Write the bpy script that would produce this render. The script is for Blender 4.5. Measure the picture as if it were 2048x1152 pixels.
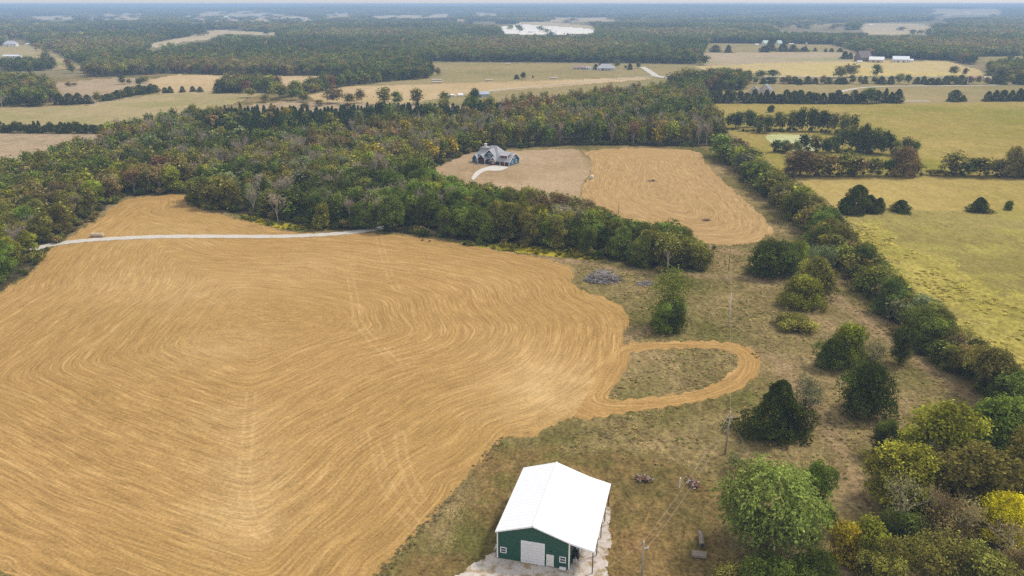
import bpy, bmesh, math, random
import numpy as np
from mathutils import Vector
R = math.radians
random.seed(7)
rng = np.random.default_rng(11)
for o in list(bpy.data.objects): bpy.data.objects.remove(o)
scn = bpy.context.scene
COL = scn.collection

# ------------------------------------------------------------------ camera, sky, sun, exposure
CAMH, F = 85.0, 1593.0                      # drone height in metres, focal length in photo pixels
HORIZON = 8.0
TH = math.atan((576 - HORIZON) / F)         # downward pitch
cam = bpy.data.cameras.new('camera'); cam.sensor_width = 36; cam.lens = 36 * F / 2048
cam.clip_start = 1; cam.clip_end = 120000
camo = bpy.data.objects.new('camera', cam); COL.objects.link(camo)
camo.location = (0, 0, CAMH); camo.rotation_euler = (math.pi / 2 - TH, 0, 0)
scn.camera = camo
SUN_EL, SUN_AZ = 52.0, 62.0                 # azimuth clockwise from +Y (view direction)
w = bpy.data.worlds.new('World'); scn.world = w; w.use_nodes = True
nt = w.node_tree; bg = nt.nodes['Background']
sky = nt.nodes.new('ShaderNodeTexSky'); sky.sky_type = 'NISHITA'; sky.sun_disc = False
sky.sun_elevation = R(SUN_EL); sky.sun_rotation = R(SUN_AZ); sky.air_density = 1.0; sky.dust_density = 2.5
hs = nt.nodes.new('ShaderNodeHueSaturation'); hs.inputs['Saturation'].default_value = 0.45
nt.links.new(sky.outputs[0], hs.inputs['Color']); cl = nt.nodes.new('ShaderNodeMixRGB'); cl.inputs[0].default_value = .7; cl.inputs[2].default_value = (4.3, 4.3, 4.4, 1)   # high thin cloud
nt.links.new(hs.outputs[0], cl.inputs[1]); nt.links.new(cl.outputs[0], bg.inputs['Color'])
bg.inputs['Strength'].default_value = 0.15
sl = bpy.data.lights.new('sun', 'SUN'); sl.energy = 2.2; sl.angle = R(10); sl.color = (1.0, 0.95, 0.86)
so = bpy.data.objects.new('sun', sl); COL.objects.link(so)
sd = Vector((math.sin(R(SUN_AZ)) * math.cos(R(SUN_EL)), math.cos(R(SUN_AZ)) * math.cos(R(SUN_EL)), math.sin(R(SUN_EL))))
so.rotation_euler = sd.to_track_quat('Z', 'Y').to_euler(); so.location = (40, 60, 150)
vs = scn.view_settings; vs.view_transform = 'Standard'; vs.look = 'None'; vs.exposure = 0.45; vs.gamma = 1.0
scn.render.engine = 'CYCLES'
cy = scn.cycles
cy.max_bounces = 4; cy.diffuse_bounces = 3; cy.glossy_bounces = 1; cy.transmission_bounces = 1
cy.transparent_max_bounces = 4; cy.volume_bounces = 0; cy.caustics_reflective = False; cy.caustics_refractive = False
cy.use_adaptive_sampling = True; cy.adaptive_threshold = 0.01
cy.use_denoising = False
try: cy.denoiser = 'OPENIMAGEDENOISE'
except Exception: pass
scn.render.filter_size = 1.0

# ------------------------------------------------------------------ ground geometry helpers
C_, S_ = math.cos(TH), math.sin(TH)
def P(px, py):
    """photo pixel -> point on the level ground"""
    dx, dy = (px - 1024) / F, (576 - py) / F
    t = -CAMH / (-S_ + dy * C_)
    return np.array([dx * t, (C_ + dy * S_) * t])
def poly(pts): return np.array([P(*p) for p in pts])
def ppm(y):                                   # pixels per metre at ground distance y
    return F / (y * C_ + CAMH * S_)
def hgt(px, py, hpx):                         # height in metres of an upright thing hpx tall in the photo
    y = P(px, py)[1]
    k = (576 - (py - hpx)) / F
    # (y*S + z*C)/(y*C - z*S) = k,  z relative to the camera
    z = y * (k * C_ - S_) / (C_ + k * S_)
    return z + CAMH
def H(x, y):
    """terrain height: level near by, rolling ridges far away"""
    x = np.asarray(x, float); y = np.asarray(y, float); d = np.hypot(x, y)
    t = np.clip((d - 6500) / 5000, 0, 1); t = t * t * (3 - 2 * t)
    h = 38 + 10 * np.sin(x / 2100 + .6) + 6 * np.sin(x / 830 + d / 3000) + 4 * np.sin(x / 390 + 2)
    n = np.clip((d - 90) / 60, 0, 1) * (.22 * np.sin(x / 23 + y / 41) + .3 * np.sin(x / 61 - y / 37 + 1))
    return t * h * np.clip(1.4 - d / 40000, .2, 1) + n * np.clip(1.5 - d / 1200, 0, 1)
def inside(poly_, x, y):
    res = np.zeros(x.shape, bool)
    lo, hi = poly_.min(0), poly_.max(0)
    m = (x >= lo[0]) & (x <= hi[0]) & (y >= lo[1]) & (y <= hi[1])
    if not m.any(): return res
    xs, ys = x[m], y[m]; r = np.zeros(xs.shape, bool)
    n = len(poly_)
    for i in range(n):
        x1, y1 = poly_[i]; x2, y2 = poly_[(i + 1) % n]
        if y1 == y2: continue
        c = (y1 > ys) != (y2 > ys)
        r ^= c & (xs < (x2 - x1) * (ys - y1) / (y2 - y1) + x1)
    res[m] = r
    return res
def segdist(line, x, y, closed=False):
    best = np.full(x.shape, 1e9); n = len(line)
    for i in range(n if closed else n - 1):
        a, b = line[i], line[(i + 1) % n]; ab = b - a; L = max(ab @ ab, 1e-9)
        t = np.clip(((x - a[0]) * ab[0] + (y - a[1]) * ab[1]) / L, 0, 1)
        best = np.minimum(best, np.hypot(x - a[0] - t * ab[0], y - a[1] - t * ab[1]))
    return best
def softdist(line, x, y, k=5.0):
    """rounded distance to a closed outline: what a mower going round a field leaves"""
    acc = np.zeros(x.shape); n = len(line)
    for i in range(n):
        a, b = line[i], line[(i + 1) % n]; ab = b - a; L = max(ab @ ab, 1e-9)
        t = np.clip(((x - a[0]) * ab[0] + (y - a[1]) * ab[1]) / L, 0, 1)
        acc += np.exp(-np.hypot(x - a[0] - t * ab[0], y - a[1] - t * ab[1]) / k)
    return -k * np.log(np.maximum(acc, 1e-30))
def smooth_poly(p, it=2):
    for _ in range(it):
        q = np.roll(p, -1, 0); p = np.stack([.75 * p + .25 * q, .25 * p + .75 * q], 1).reshape(-1, 2)
    return p
def smooth_line(p, it=3):
    for _ in range(it):
        q = np.stack([.75 * p[:-1] + .25 * p[1:], .25 * p[:-1] + .75 * p[1:]], 1).reshape(-1, 2)
        p = np.vstack([p[:1], q, p[-1:]])
    return p

def mesh_np(name, V, Fc, mat=None, smooth=False, attrs=None, fattrs=None):
    """mesh from numpy arrays; Fc is (n,3) or (n,4)"""
    me = bpy.data.meshes.new(name); V = np.asarray(V, np.float32); Fc = np.asarray(Fc, np.int32)
    n, k = Fc.shape
    me.vertices.add(len(V)); me.vertices.foreach_set('co', V.ravel())
    me.loops.add(n * k); me.loops.foreach_set('vertex_index', Fc.ravel())
    me.polygons.add(n); me.polygons.foreach_set('loop_start', np.arange(0, n * k, k, dtype=np.int32))
    if smooth: me.polygons.foreach_set('use_smooth', np.ones(n, bool))
    else: me.polygons.foreach_set('use_smooth', np.zeros(n, bool))
    for an, av in (attrs or {}).items():
        a = me.attributes.new(an, 'FLOAT', 'POINT'); a.data.foreach_set('value', np.asarray(av, np.float32))
    for an, av in (fattrs or {}).items():
        a = me.attributes.new(an, 'FLOAT', 'FACE'); a.data.foreach_set('value', np.asarray(av, np.float32))
    me.update(calc_edges=True)
    if mat: me.materials.append(mat)
    return me
def put(name, me, parent=None, loc=None):
    o = bpy.data.objects.new(name, me); COL.objects.link(o)
    if parent is not None: o.parent = parent
    if loc is not None: o.location = loc
    return o
def tag(o, label=None, cat=None, group=None, kind=None):
    if label: o['label'] = label
    if cat: o['category'] = cat
    if group: o['group'] = group
    if kind: o['kind'] = kind
    return o
def empty(name, loc, rz=0, label=None, cat=None, group=None):
    o = bpy.data.objects.new(name, None); COL.objects.link(o); o.empty_display_size = .5
    o.location = loc; o.rotation_euler = (0, 0, rz); return tag(o, label, cat, group)

# ------------------------------------------------------------------ material helpers
class NT:
    def __init__(s, name, rough=.9, spec=.15):
        s.m = bpy.data.materials.new(name); s.m.use_nodes = True; s.t = s.m.node_tree
        s.b = s.t.nodes['Principled BSDF']; s.b.inputs['Roughness'].default_value = rough
        s.b.inputs['Specular IOR Level'].default_value = spec
    def n(s, typ, **kw):
        x = s.t.nodes.new(typ)
        for k, v in kw.items(): setattr(x, k, v)
        return x
    def l(s, a, b): s.t.links.new(a, b)
    def set(s, node, key, v):
        if hasattr(v, 'is_output') or isinstance(v, bpy.types.NodeSocket): s.l(v, node.inputs[key])
        else: node.inputs[key].default_value = v
    def math(s, op, a, b=None, clamp=False):
        x = s.n('ShaderNodeMath', operation=op); x.use_clamp = clamp
        s.set(x, 0, a)
        if b is not None: s.set(x, 1, b)
        return x.outputs[0]
    def mix(s, fac, a, b, blend='MIX'):
        x = s.n('ShaderNodeMixRGB', blend_type=blend)
        s.set(x, 0, fac)
        for i, v in ((1, a), (2, b)):
            if isinstance(v, tuple): v = (*v[:3], 1)
            s.set(x, i, v)
        return x.outputs[0]
    def pos(s): return s.n('ShaderNodeNewGeometry').outputs['Position']
    def obj(s): return s.n('ShaderNodeTexCoord').outputs['Object']
    def scale(s, v, k):
        x = s.n('ShaderNodeVectorMath', operation='MULTIPLY'); s.l(v, x.inputs[0])
        x.inputs[1].default_value = k if isinstance(k, tuple) else (k, k, k); return x.outputs[0]
    def noise(s, v, sc, det=3, rough=.55, dist=0):
        x = s.n('ShaderNodeTexNoise'); s.l(v, x.inputs['Vector'])
        x.inputs['Scale'].default_value = sc; x.inputs['Detail'].default_value = det
        x.inputs['Roughness'].default_value = rough; x.inputs['Distortion'].default_value = dist
        return x.outputs['Fac']
    def ramp(s, f, stops):
        x = s.n('ShaderNodeValToRGB'); s.l(f, x.inputs[0]); e = x.color_ramp.elements
        while len(e) < len(stops): e.new(.5)
        for el, (p, c) in zip(e, stops):
            el.position = p; el.color = (c, c, c, 1) if isinstance(c, (int, float)) else (*c[:3], 1)
        return x.outputs[0]
    def attr(s, name, typ='GEOMETRY'):
        x = s.n('ShaderNodeAttribute'); x.attribute_name = name; x.attribute_type = typ; return x
    def bump(s, h, strength=.5, dist=.2):
        x = s.n('ShaderNodeBump'); s.l(h, x.inputs['Height']); x.inputs['Strength'].default_value = strength
        x.inputs['Distance'].default_value = dist; s.l(x.outputs[0], s.b.inputs['Normal'])
    def color(s, c): s.set(s.b, 'Base Color', (*c[:3], 1) if isinstance(c, tuple) else c)

def paint(name, c, rough=.55, spec=.3, var=.12, sc=.6, metal=0):
    m = NT(name, rough, spec); v = m.noise(m.obj(), sc, 4)
    m.color(m.mix(v, tuple(x * (1 - var) for x in c), tuple(min(1, x * (1 + var)) for x in c)))
    m.b.inputs['Metallic'].default_value = metal
    return m.m

def grass_mat(name, cols, big=.02, mid=.15, fine=1.6, contrast=1.0, bump=.6, yellow=None, ysc=.05, path=None):
    """rough grass: four base colours mixed by noises of three sizes"""
    m = NT(name, .95, .0); p = m.pos()
    a = m.noise(p, big, 4, .6); b = m.noise(p, mid, 4, .65); c = m.noise(p, fine, 4, .7)
    pa = m.scale(p, (1.0, .45, 1)); st = m.noise(pa, fine * .35, 3, .6, 1.2)
    fa = m.ramp(a, [(.35, 0.), (.65, 1.)]); fb = m.ramp(b, [(.36, 0.), (.64, 1.)])
    col = m.mix(fa, cols[0], cols[1]); col = m.mix(fb, col, m.mix(fa, cols[2], cols[3]))
    if yellow:
        y = m.noise(p, ysc, 5, .65); col = m.mix(m.ramp(y, [(.5, 0.), (.62, .8)]), col, yellow)
    if path:
        t = m.attr('trail').outputs['Fac']
        col = m.mix(m.math('MULTIPLY', m.ramp(t, [(.0, .75), (.10, .5), (.22, 0.)]), m.ramp(b, [(.3, .4), (.6, 1.)])), col, path)
    g = m.math('ADD', m.math('MULTIPLY', c, .62), m.math('MULTIPLY', st, .38))
    k = .5 * contrast
    col = m.mix(1.0, col, m.ramp(g, [(.3, 1 - k), (.5, .95), (.7, 1 + k * 1.1)]), 'MULTIPLY')
    m.color(col)
    if bump: m.bump(g, bump, .5)
    return m.m

def hay_mat(name, dark, light, pale, green, row=.85, c0=68., c1=86.):
    m = NT(name, .95, .0); p = m.pos()
    mow = m.attr('mow').outputs['Fac']; trk = m.attr('track').outputs['Fac']
    sx = m.n('ShaderNodeSeparateXYZ'); m.l(p, sx.inputs[0])
    wob = m.noise(p, .05, 2)
    mw = m.math('ADD', mow, m.math('MULTIPLY', wob, m.math('ADD', .45, m.math('MULTIPLY', mow, .05))))
    def along(sc, k):
        c = m.n('ShaderNodeCombineXYZ')
        m.l(m.math('MULTIPLY', mw, sc), c.inputs[0])
        m.l(m.math('MULTIPLY', sx.outputs[0], k), c.inputs[1]); m.l(m.math('MULTIPLY', sx.outputs[1], k), c.inputs[2])
        return c.outputs[0]
    r1 = m.noise(along(row, .05), 1.0, 3, .6)          # single rows
    r2 = m.noise(along(row * .22, .014), 1.0, 3, .6)   # broad swaths
    r3 = m.noise(along(row * 2.6, .12), 1.0, 2, .6)    # stubble lines
    cen = m.math('MULTIPLY', m.math('SUBTRACT', mow, c0), 1 / (c1 - c0), True)
    r3m = m.n('ShaderNodeMix'); m.l(cen, r3m.inputs[0]); m.l(r3, r3m.inputs[2]); m.l(m.noise(m.scale(p, (.35, 1.2, 1)), .9, 3), r3m.inputs[3]); r3 = r3m.outputs[0]
    big = m.noise(p, .012, 4, .6); fine = m.noise(p, 1.7, 4, .75); med = m.noise(p, .12, 4, .65)
    sw = m.math('ADD', m.math('MULTIPLY', m.math('SINE', m.math('MULTIPLY', mw, 1.9)), .22), .5)
    s = m.math('ADD', m.math('MULTIPLY', m.math('ADD', m.math('MULTIPLY', r1, .8), m.math('MULTIPLY', sw, .2)), .33), m.math('MULTIPLY', r2, .20))
    s = m.math('ADD', s, m.math('MULTIPLY', r3, .30)); s = m.math('ADD', s, m.math('MULTIPLY', m.math('ADD', m.math('MULTIPLY', med, .7), m.math('MULTIPLY', big, .45)), .20))
    fade = m.math('MULTIPLY', m.math('MULTIPLY', m.math('SUBTRACT', mow, c0), 1 / (c1 - c0), True), .95, True)
    fs = m.n('ShaderNodeMix'); m.l(fade, fs.inputs[0]); m.l(s, fs.inputs[2]); m.l(m.math('ADD', m.math('MULTIPLY', m.math('ADD', med, r3), .22), .28), fs.inputs[3]); s = fs.outputs[0]
    col = m.mix(m.ramp(s, [(.34, 0.), (.5, .5), (.66, 1.)]), dark, light)
    col = m.mix(m.ramp(s, [(.56, 0.), (.70, .5)]), col, pale)
    col = m.mix(m.ramp(big, [(.42, 0.), (.66, .5)]), col, green)
    edge = m.attr('edge').outputs['Fac']
    col = m.mix(m.math('MULTIPLY', m.math('MULTIPLY', edge, m.ramp(med, [(.3, .35), (.65, 1.)])), .75, True), col, pale)
    t = m.math('MULTIPLY', m.ramp(trk, [(.0, .42), (.04, .34), (.10, 0.)]), m.ramp(med, [(.35, .1), (.62, 1.)]))
    col = m.mix(t, col, pale)
    g = m.math('ADD', m.math('MULTIPLY', fine, .62), m.math('MULTIPLY', r3, .38))
    col = m.mix(1.0, col, m.ramp(g, [(.33, .62), (.5, .97), (.67, 1.34)]), 'MULTIPLY')
    m.color(col); m.bump(m.math('ADD', g, s), .5, .4)
    return m.m

# ------------------------------------------------------------------ the land: zones (outlines given in photo pixels, laid on the ground)
Z = {}
Z['hay_field'] = [(-420,840),(-150,672),(0,584),(55,548),(95,510),(110,488),(150,470),(205,435),(240,403),(300,394),(378,388),(370,402),
  (378,415),(430,428),(500,443),(540,455),(600,466),(680,464),(745,464),(800,468),(900,482),(1000,501),(1080,516),(1140,535),(1147,552),(1140,570),
  (1165,586),(1222,602),(1258,627),(1256,655),(1243,680),(1264,712),(1236,755),(1205,790),(1165,822),(1082,858),(1070,874),(1035,872),
  (1005,874),(975,905),(915,970),(848,1050),(770,1132),(650,1262),(560,1360),(300,1300),(0,1130),(-420,960)]
Z['mown_track'] = [(1240,684),(1300,686),(1400,682),(1470,686),(1512,705),(1524,735),(1500,766),(1440,795),(1330,812),(1220,828),(1140,842),(1165,800)]
Z['track_island'] = [(1262,704),(1350,697),(1440,698),(1470,708),(1478,725),(1455,755),(1400,780),(1300,793),(1204,801),(1232,770),(1264,716)]
Z['far_hay_field'] = [(1163,305),(1200,299),(1290,297),(1390,300),(1403,314),(1420,340),(1470,380),(1510,420),(1540,452),(1542,468),(1512,485),(1460,492),
  (1400,486),(1330,472),(1230,432),(1172,405),(1158,385),(1172,355),(1184,335),(1178,320)]
Z['house_yard'] = [(860,342),(905,320),(945,303),(1040,301),(1150,299),(1160,308),(1176,322),(1182,335),(1170,355),(1156,385),(1165,402),(1100,402),(1010,387),(930,372),(880,356)]
Z['yard_grass'] = [(1005,874),(1035,872),(1072,874),(1090,905),(1180,905),(1280,920),(1400,960),(1440,1000),(1420,1100),(1460,1300),(1500,1500),(420,1500),(560,1360),(650,1262),(770,1132),(848,1050),(915,970),(975,905)]
Z['gravel_pad'] = [(925,1142),(955,1122),(984,1108),(1010,1050),(1100,985),(1212,1012),(1220,1016),(1216,1062),(1226,1082),(1214,1112),(1216,1160),(1240,1300),(800,1320),(890,1170)]
Z['upper_pasture'] = [(1425,208),(1600,207),(1810,207),(2048,204),(2700,201),(2800,350),(2048,352),(1590,352),(1540,330),(1500,290),(1440,255)]
Z['middle_pasture'] = [(1590,352),(2048,352),(2800,350),(2900,424),(2048,418),(1760,424),(1685,428),(1640,395)]
Z['lower_pasture'] = [(1685,428),(1760,424),(2048,418),(2900,424),(3200,900),(2300,860),(2048,745),(1960,668),(1880,612),(1800,560),(1720,500)]
Z['tall_grass'] = [(1686,436),(1740,450),(1790,474),(1850,512),(1930,548),(2048,592),(2300,690),(2350,860),(2048,745),(1960,668),(1880,612),(1800,560),(1720,500)]
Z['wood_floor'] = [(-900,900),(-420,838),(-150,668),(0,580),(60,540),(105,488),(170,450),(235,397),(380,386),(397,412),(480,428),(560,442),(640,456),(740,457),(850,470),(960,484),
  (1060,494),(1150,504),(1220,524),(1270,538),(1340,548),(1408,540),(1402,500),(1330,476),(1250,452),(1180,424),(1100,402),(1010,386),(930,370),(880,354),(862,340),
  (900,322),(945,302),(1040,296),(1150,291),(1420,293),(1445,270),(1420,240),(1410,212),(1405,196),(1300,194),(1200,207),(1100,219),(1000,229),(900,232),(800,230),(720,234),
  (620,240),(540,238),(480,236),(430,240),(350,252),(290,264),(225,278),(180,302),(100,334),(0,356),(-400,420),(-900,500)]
Z['goldenrod_strip'] = [(830,478),(900,484),(960,488),(1060,492),(1150,496),(1212,512),(1202,524),(1100,514),(1000,499),(900,486)]
Z['goldenrod_edge'] = [(470,428),(560,444),(640,456),(600,462),(540,452),(490,440)]
Z['pond'] = [(1533,271),(1560,269),(1600,271),(1640,275),(1655,286),(1640,302),(1600,304),(1560,300),(1545,288),(1530,278)]
Z['left_pasture'] = [(-600,214),(0,214),(60,213),(190,211),(250,198),(310,187),(430,184),(545,182),(480,203),(400,227),(330,246),(250,260),(0,262),(-600,262)]
Z['left_field'] = [(-600,262),(0,262),(215,269),(235,280),(180,300),(100,332),(0,356),(-600,420)]
Z['brown_field'] = [(96,208),(100,190),(112,166),(240,154),(300,158),(310,178),(290,188),(190,211)]
Z['tan_field'] = [(300,158),(360,149),(460,151),(640,153),(705,153),(650,182),(545,183),(320,187),(308,178)]
Z['center_pasture'] = [(690,166),(760,160),(822,129),(860,125),(1160,127),(1390,129),(1405,150),(1345,170),(1275,188),(1200,200),(1100,210),(960,210),(850,206),(700,210),(600,190),(620,183)]
Z['tan_strip'] = [(606,187),(690,173),(860,168),(1000,164),(1150,160),(1285,154),(1300,158),(1150,170),(960,185),(880,196),(800,207),(700,210),(630,200)]
Z['scrub_clearing'] = [(440,226),(500,210),(560,205),(620,203),(730,206),(850,207),(960,212),(1100,212),(1100,220),(1000,236),(700,242),(430,246)]
Z['right_meadow'] = [(1345,152),(1500,150),(2048,150),(2800,150),(2800,203),(2048,206),(1405,208),(1345,185)]
Z['right_farm_field'] = [(1348,131),(1450,131),(1540,125),(1700,122),(1792,122),(1898,123),(1955,138),(1972,146),(1965,152),(1690,152),(1345,152)]
Z['right_upper_field'] = [(1406,106),(1690,104),(1720,112),(1735,122),(1540,125),(1450,131),(1405,131)]
Z['farmstead_field'] = [(1416,87),(1515,88),(1614,88),(1662,90),(1705,104),(1406,106)]
Z['right_far_pasture'] = [(1940,114),(2048,111),(2500,110),(2500,124),(2048,124),(1950,122)]
Z['left_hill_field'] = [(-500,92),(0,92),(60,89),(95,96),(125,110),(150,123),(180,137),(110,140),(60,128),(0,126),(-500,128)]
Z['wood_clearing'] = [(276,92),(342,79),(376,73),(403,65),(434,60),(560,65),(556,71),(470,68),(437,70),(427,78),(362,84),(328,92),(290,98)]
Z['hill_farm_field'] = [(170,30),(270,27),(292,29),(292,38),(230,40),(175,40)]
Z['hill_farm_pasture'] = [(362,34),(400,27),(500,25),(560,29),(636,36),(634,43),(500,43),(383,46)]
Z['quarry'] = [(994,53),(1020,52),(1039,46),(1100,47),(1196,55),(1193,66),(1124,69),(1008,68)]
Z['quarry_bank'] = [(1030,47),(1040,43),(1100,44),(1196,53),(1194,60),(1150,55),(1080,51)]
Z['quarry_far_field'] = [(1087,34),(1234,36),(1237,43),(1090,43)]
Z['ridge_field'] = [(1717,51),(1734,46),(1840,47),(1876,60),(1872,69),(1731,69)]
Z['ridge_strip'] = [(1529,52),(1700,45),(1692,52),(1560,57)]
Z['far_left_strip'] = [(60,33),(150,31),(155,38),(70,40)]
Z['far_mid_strip'] = [(740,32),(800,30),(900,30),(905,35),(860,36),(750,37)]
Z['far_right_strip'] = [(640,30),(700,27),(705,33),(650,36)]
Z['far_small_strip'] = [(865,29),(902,28),(903,33),(866,34)]
Z['far_hill_strip'] = [(945,27),(998,28),(996,32),(950,32)]
Z['far_wood_gap'] = [(908,38),(934,38),(934,43),(910,43)]
Z['far_slope_field'] = [(1943,22),(2000,22),(1998,27),(1948,27)]
Z['far_edge_field'] = [(1850,25),(2000,25),(2010,31),(1880,32)]
ZP = {k: poly(v) for k, v in Z.items()}
for k in ('hay_field', 'far_hay_field', 'mown_track', 'track_island', 'pond'): ZP[k] = smooth_poly(ZP[k], 2)

HAY = hay_mat('cut_hay', (.285,.164,.056), (.43,.266,.098), (.54,.37,.172), (.305,.190,.055))
HAY2 = hay_mat('raked_hay', (.29,.178,.072), (.43,.28,.128), (.50,.345,.18), (.35,.23,.09), row=.75, c0=25., c1=36.)
MEADOW = grass_mat('rough_meadow', [(.135,.112,.034),(.215,.155,.065),(.098,.096,.022),(.32,.225,.11)], .03, .22, 1.3, 1.6, 1.0, path=(.30,.20,.11))
YARDG = grass_mat('yard_grass', [(.16,.115,.042),(.25,.155,.062),(.105,.088,.028),(.21,.135,.05)], .05, .25, 1.5, 1.5, .9, yellow=(.125,.115,.032), ysc=.06)
def fld(name, a, b, c, d, **k): return grass_mat(name, [a, b, c, d], **k)
UP = fld('pasture_upper', (.27,.213,.05), (.32,.237,.07), (.23,.194,.04), (.34,.25,.08), big=.006, mid=.04, fine=.5, contrast=.7, yellow=(.20,.19,.028), ysc=.007)
MP = fld('pasture_middle', (.34,.255,.075), (.38,.275,.09), (.29,.225,.06), (.39,.29,.10), big=.01, mid=.07, fine=.6, contrast=.65)
LP = fld('pasture_lower', (.24,.195,.055), (.28,.22,.07), (.20,.17,.045), (.31,.245,.08), big=.014, mid=.09, fine=1.0, contrast=.9, yellow=(.30,.255,.06), ysc=.045)
TALL = fld('tall_yellow_grass', (.30,.25,.05), (.34,.28,.065), (.24,.205,.045), (.38,.305,.08), big=.03, mid=.16, fine=.9, contrast=1.2)
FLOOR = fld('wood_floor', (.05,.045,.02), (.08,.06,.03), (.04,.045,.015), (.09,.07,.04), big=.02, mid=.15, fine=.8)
GOLD = fld('goldenrod', (.20,.20,.03), (.34,.28,.02), (.13,.15,.03), (.40,.32,.02), big=.05, mid=.35, fine=1.2, contrast=1.3)
YARDH = fld('house_yard_grass', (.33,.225,.125), (.38,.27,.16), (.28,.20,.105), (.40,.29,.18), big=.02, mid=.12, fine=.8, contrast=.6, path=(.22,.16,.06))
PAST = fld('left_pasture', (.31,.245,.115), (.35,.27,.14), (.27,.225,.095), (.38,.295,.155), big=.006, mid=.05, fine=.4, contrast=.5, yellow=(.25,.225,.08), ysc=.01)
TANF = fld('tan_field', (.42,.30,.15), (.47,.34,.19), (.38,.28,.13), (.48,.36,.20), big=.006, mid=.04, fine=.3, contrast=.45)
BROWN = fld('brown_field', (.32,.23,.14), (.37,.27,.17), (.28,.21,.12), (.38,.29,.19), big=.007, mid=.06, fine=.35, contrast=.8)
OLIVE = fld('olive_pasture', (.25,.20,.085), (.29,.225,.10), (.21,.18,.07), (.31,.24,.115), big=.004, mid=.03, fine=.3, contrast=.5)
FARMF = fld('farm_field', (.42,.32,.14), (.46,.35,.18), (.40,.32,.11), (.48,.37,.20), big=.003, mid=.03, fine=.2, contrast=.5, yellow=(.46,.36,.11), ysc=.003)
PINKF = fld('pinkish_field', (.36,.27,.17), (.40,.31,.20), (.32,.26,.14), (.40,.31,.21), big=.003, mid=.02, fine=.2, contrast=.5, yellow=(.24,.25,.10), ysc=.004)
FARG = fld('far_ground', (.16,.14,.06), (.24,.19,.10), (.11,.105,.04), (.26,.20,.11), big=.002, mid=.02, fine=.2)
FARF = fld('far_field', (.40,.32,.19), (.44,.35,.22), (.37,.30,.17), (.46,.37,.24), big=.002, mid=.01, fine=.1, contrast=.3)
def gravel(name, a, b, sc=2.2, weeds=None):
    m = NT(name, .95, .1); p = m.pos(); n1 = m.noise(p, sc, 5, .75); n2 = m.noise(p, .25, 4, .65)
    col = m.mix(m.ramp(n1, [(.35, 0.), (.65, 1.)]), a, b)
    if weeds:
        n3 = m.noise(p, .55, 5, .72); col = m.mix(m.ramp(n3, [(.50, 0.), (.57, .85)]), col, weeds)
    m.color(col); m.bump(n1, .5, .1); return m.m
PAD = gravel('pale_gravel', (.42,.36,.31), (.66,.60,.54), weeds=(.30,.21,.10))
ROADM = gravel('white_gravel', (.40,.36,.31), (.56,.52,.46), .9)
QUAR = gravel('quarry_stone', (.55,.50,.43), (.80,.77,.72), .03)
CONC = gravel('pale_concrete', (.46,.425,.38), (.56,.52,.47), .8)
pm = NT('algae_pond', .6, .2); pn = pm.noise(pm.pos(), .09, 4, .6)
pm.color(pm.mix(pm.ramp(pn, [(.38, 0.), (.62, 1.)]), (.36,.36,.13), (.46,.45,.24))); POND = pm.m
ZM = dict(hay_field=HAY, mown_track=HAY, track_island=MEADOW, far_hay_field=HAY2, house_yard=YARDH, yard_grass=YARDG, gravel_pad=PAD, upper_pasture=UP,
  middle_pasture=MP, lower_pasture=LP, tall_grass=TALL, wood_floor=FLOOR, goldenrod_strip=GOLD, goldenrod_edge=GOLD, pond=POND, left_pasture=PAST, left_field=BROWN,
  brown_field=BROWN, tan_field=TANF, center_pasture=OLIVE, tan_strip=TANF, scrub_clearing=BROWN, right_meadow=OLIVE, right_farm_field=FARMF,
  right_upper_field=PINKF, farmstead_field=OLIVE, right_far_pasture=OLIVE, left_hill_field=PAST, wood_clearing=FARF, hill_farm_field=FARF,
  hill_farm_pasture=FARF, quarry=QUAR, quarry_bank=FARF, quarry_far_field=FARF, ridge_field=FARF, ridge_strip=OLIVE, far_left_strip=FARF, far_mid_strip=FARF, far_right_strip=FARF, far_edge_field=FARF, far_small_strip=FARF, far_hill_strip=FARF, far_wood_gap=FARF, far_slope_field=FARF)
ORDER = ['right_meadow','right_farm_field','right_upper_field','farmstead_field','right_far_pasture','left_hill_field','wood_clearing','hill_farm_field','hill_farm_pasture',
  'quarry','quarry_bank','quarry_far_field','ridge_field','ridge_strip','far_left_strip','far_mid_strip','far_right_strip','far_edge_field','far_small_strip','far_hill_strip','far_wood_gap','far_slope_field','center_pasture','tan_strip','brown_field','tan_field','left_pasture','left_field',
  'scrub_clearing','upper_pasture','middle_pasture','lower_pasture','tall_grass','wood_floor','goldenrod_edge','goldenrod_strip','house_yard','far_hay_field','yard_grass','hay_field','mown_track','track_island','gravel_pad','pond']

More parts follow.
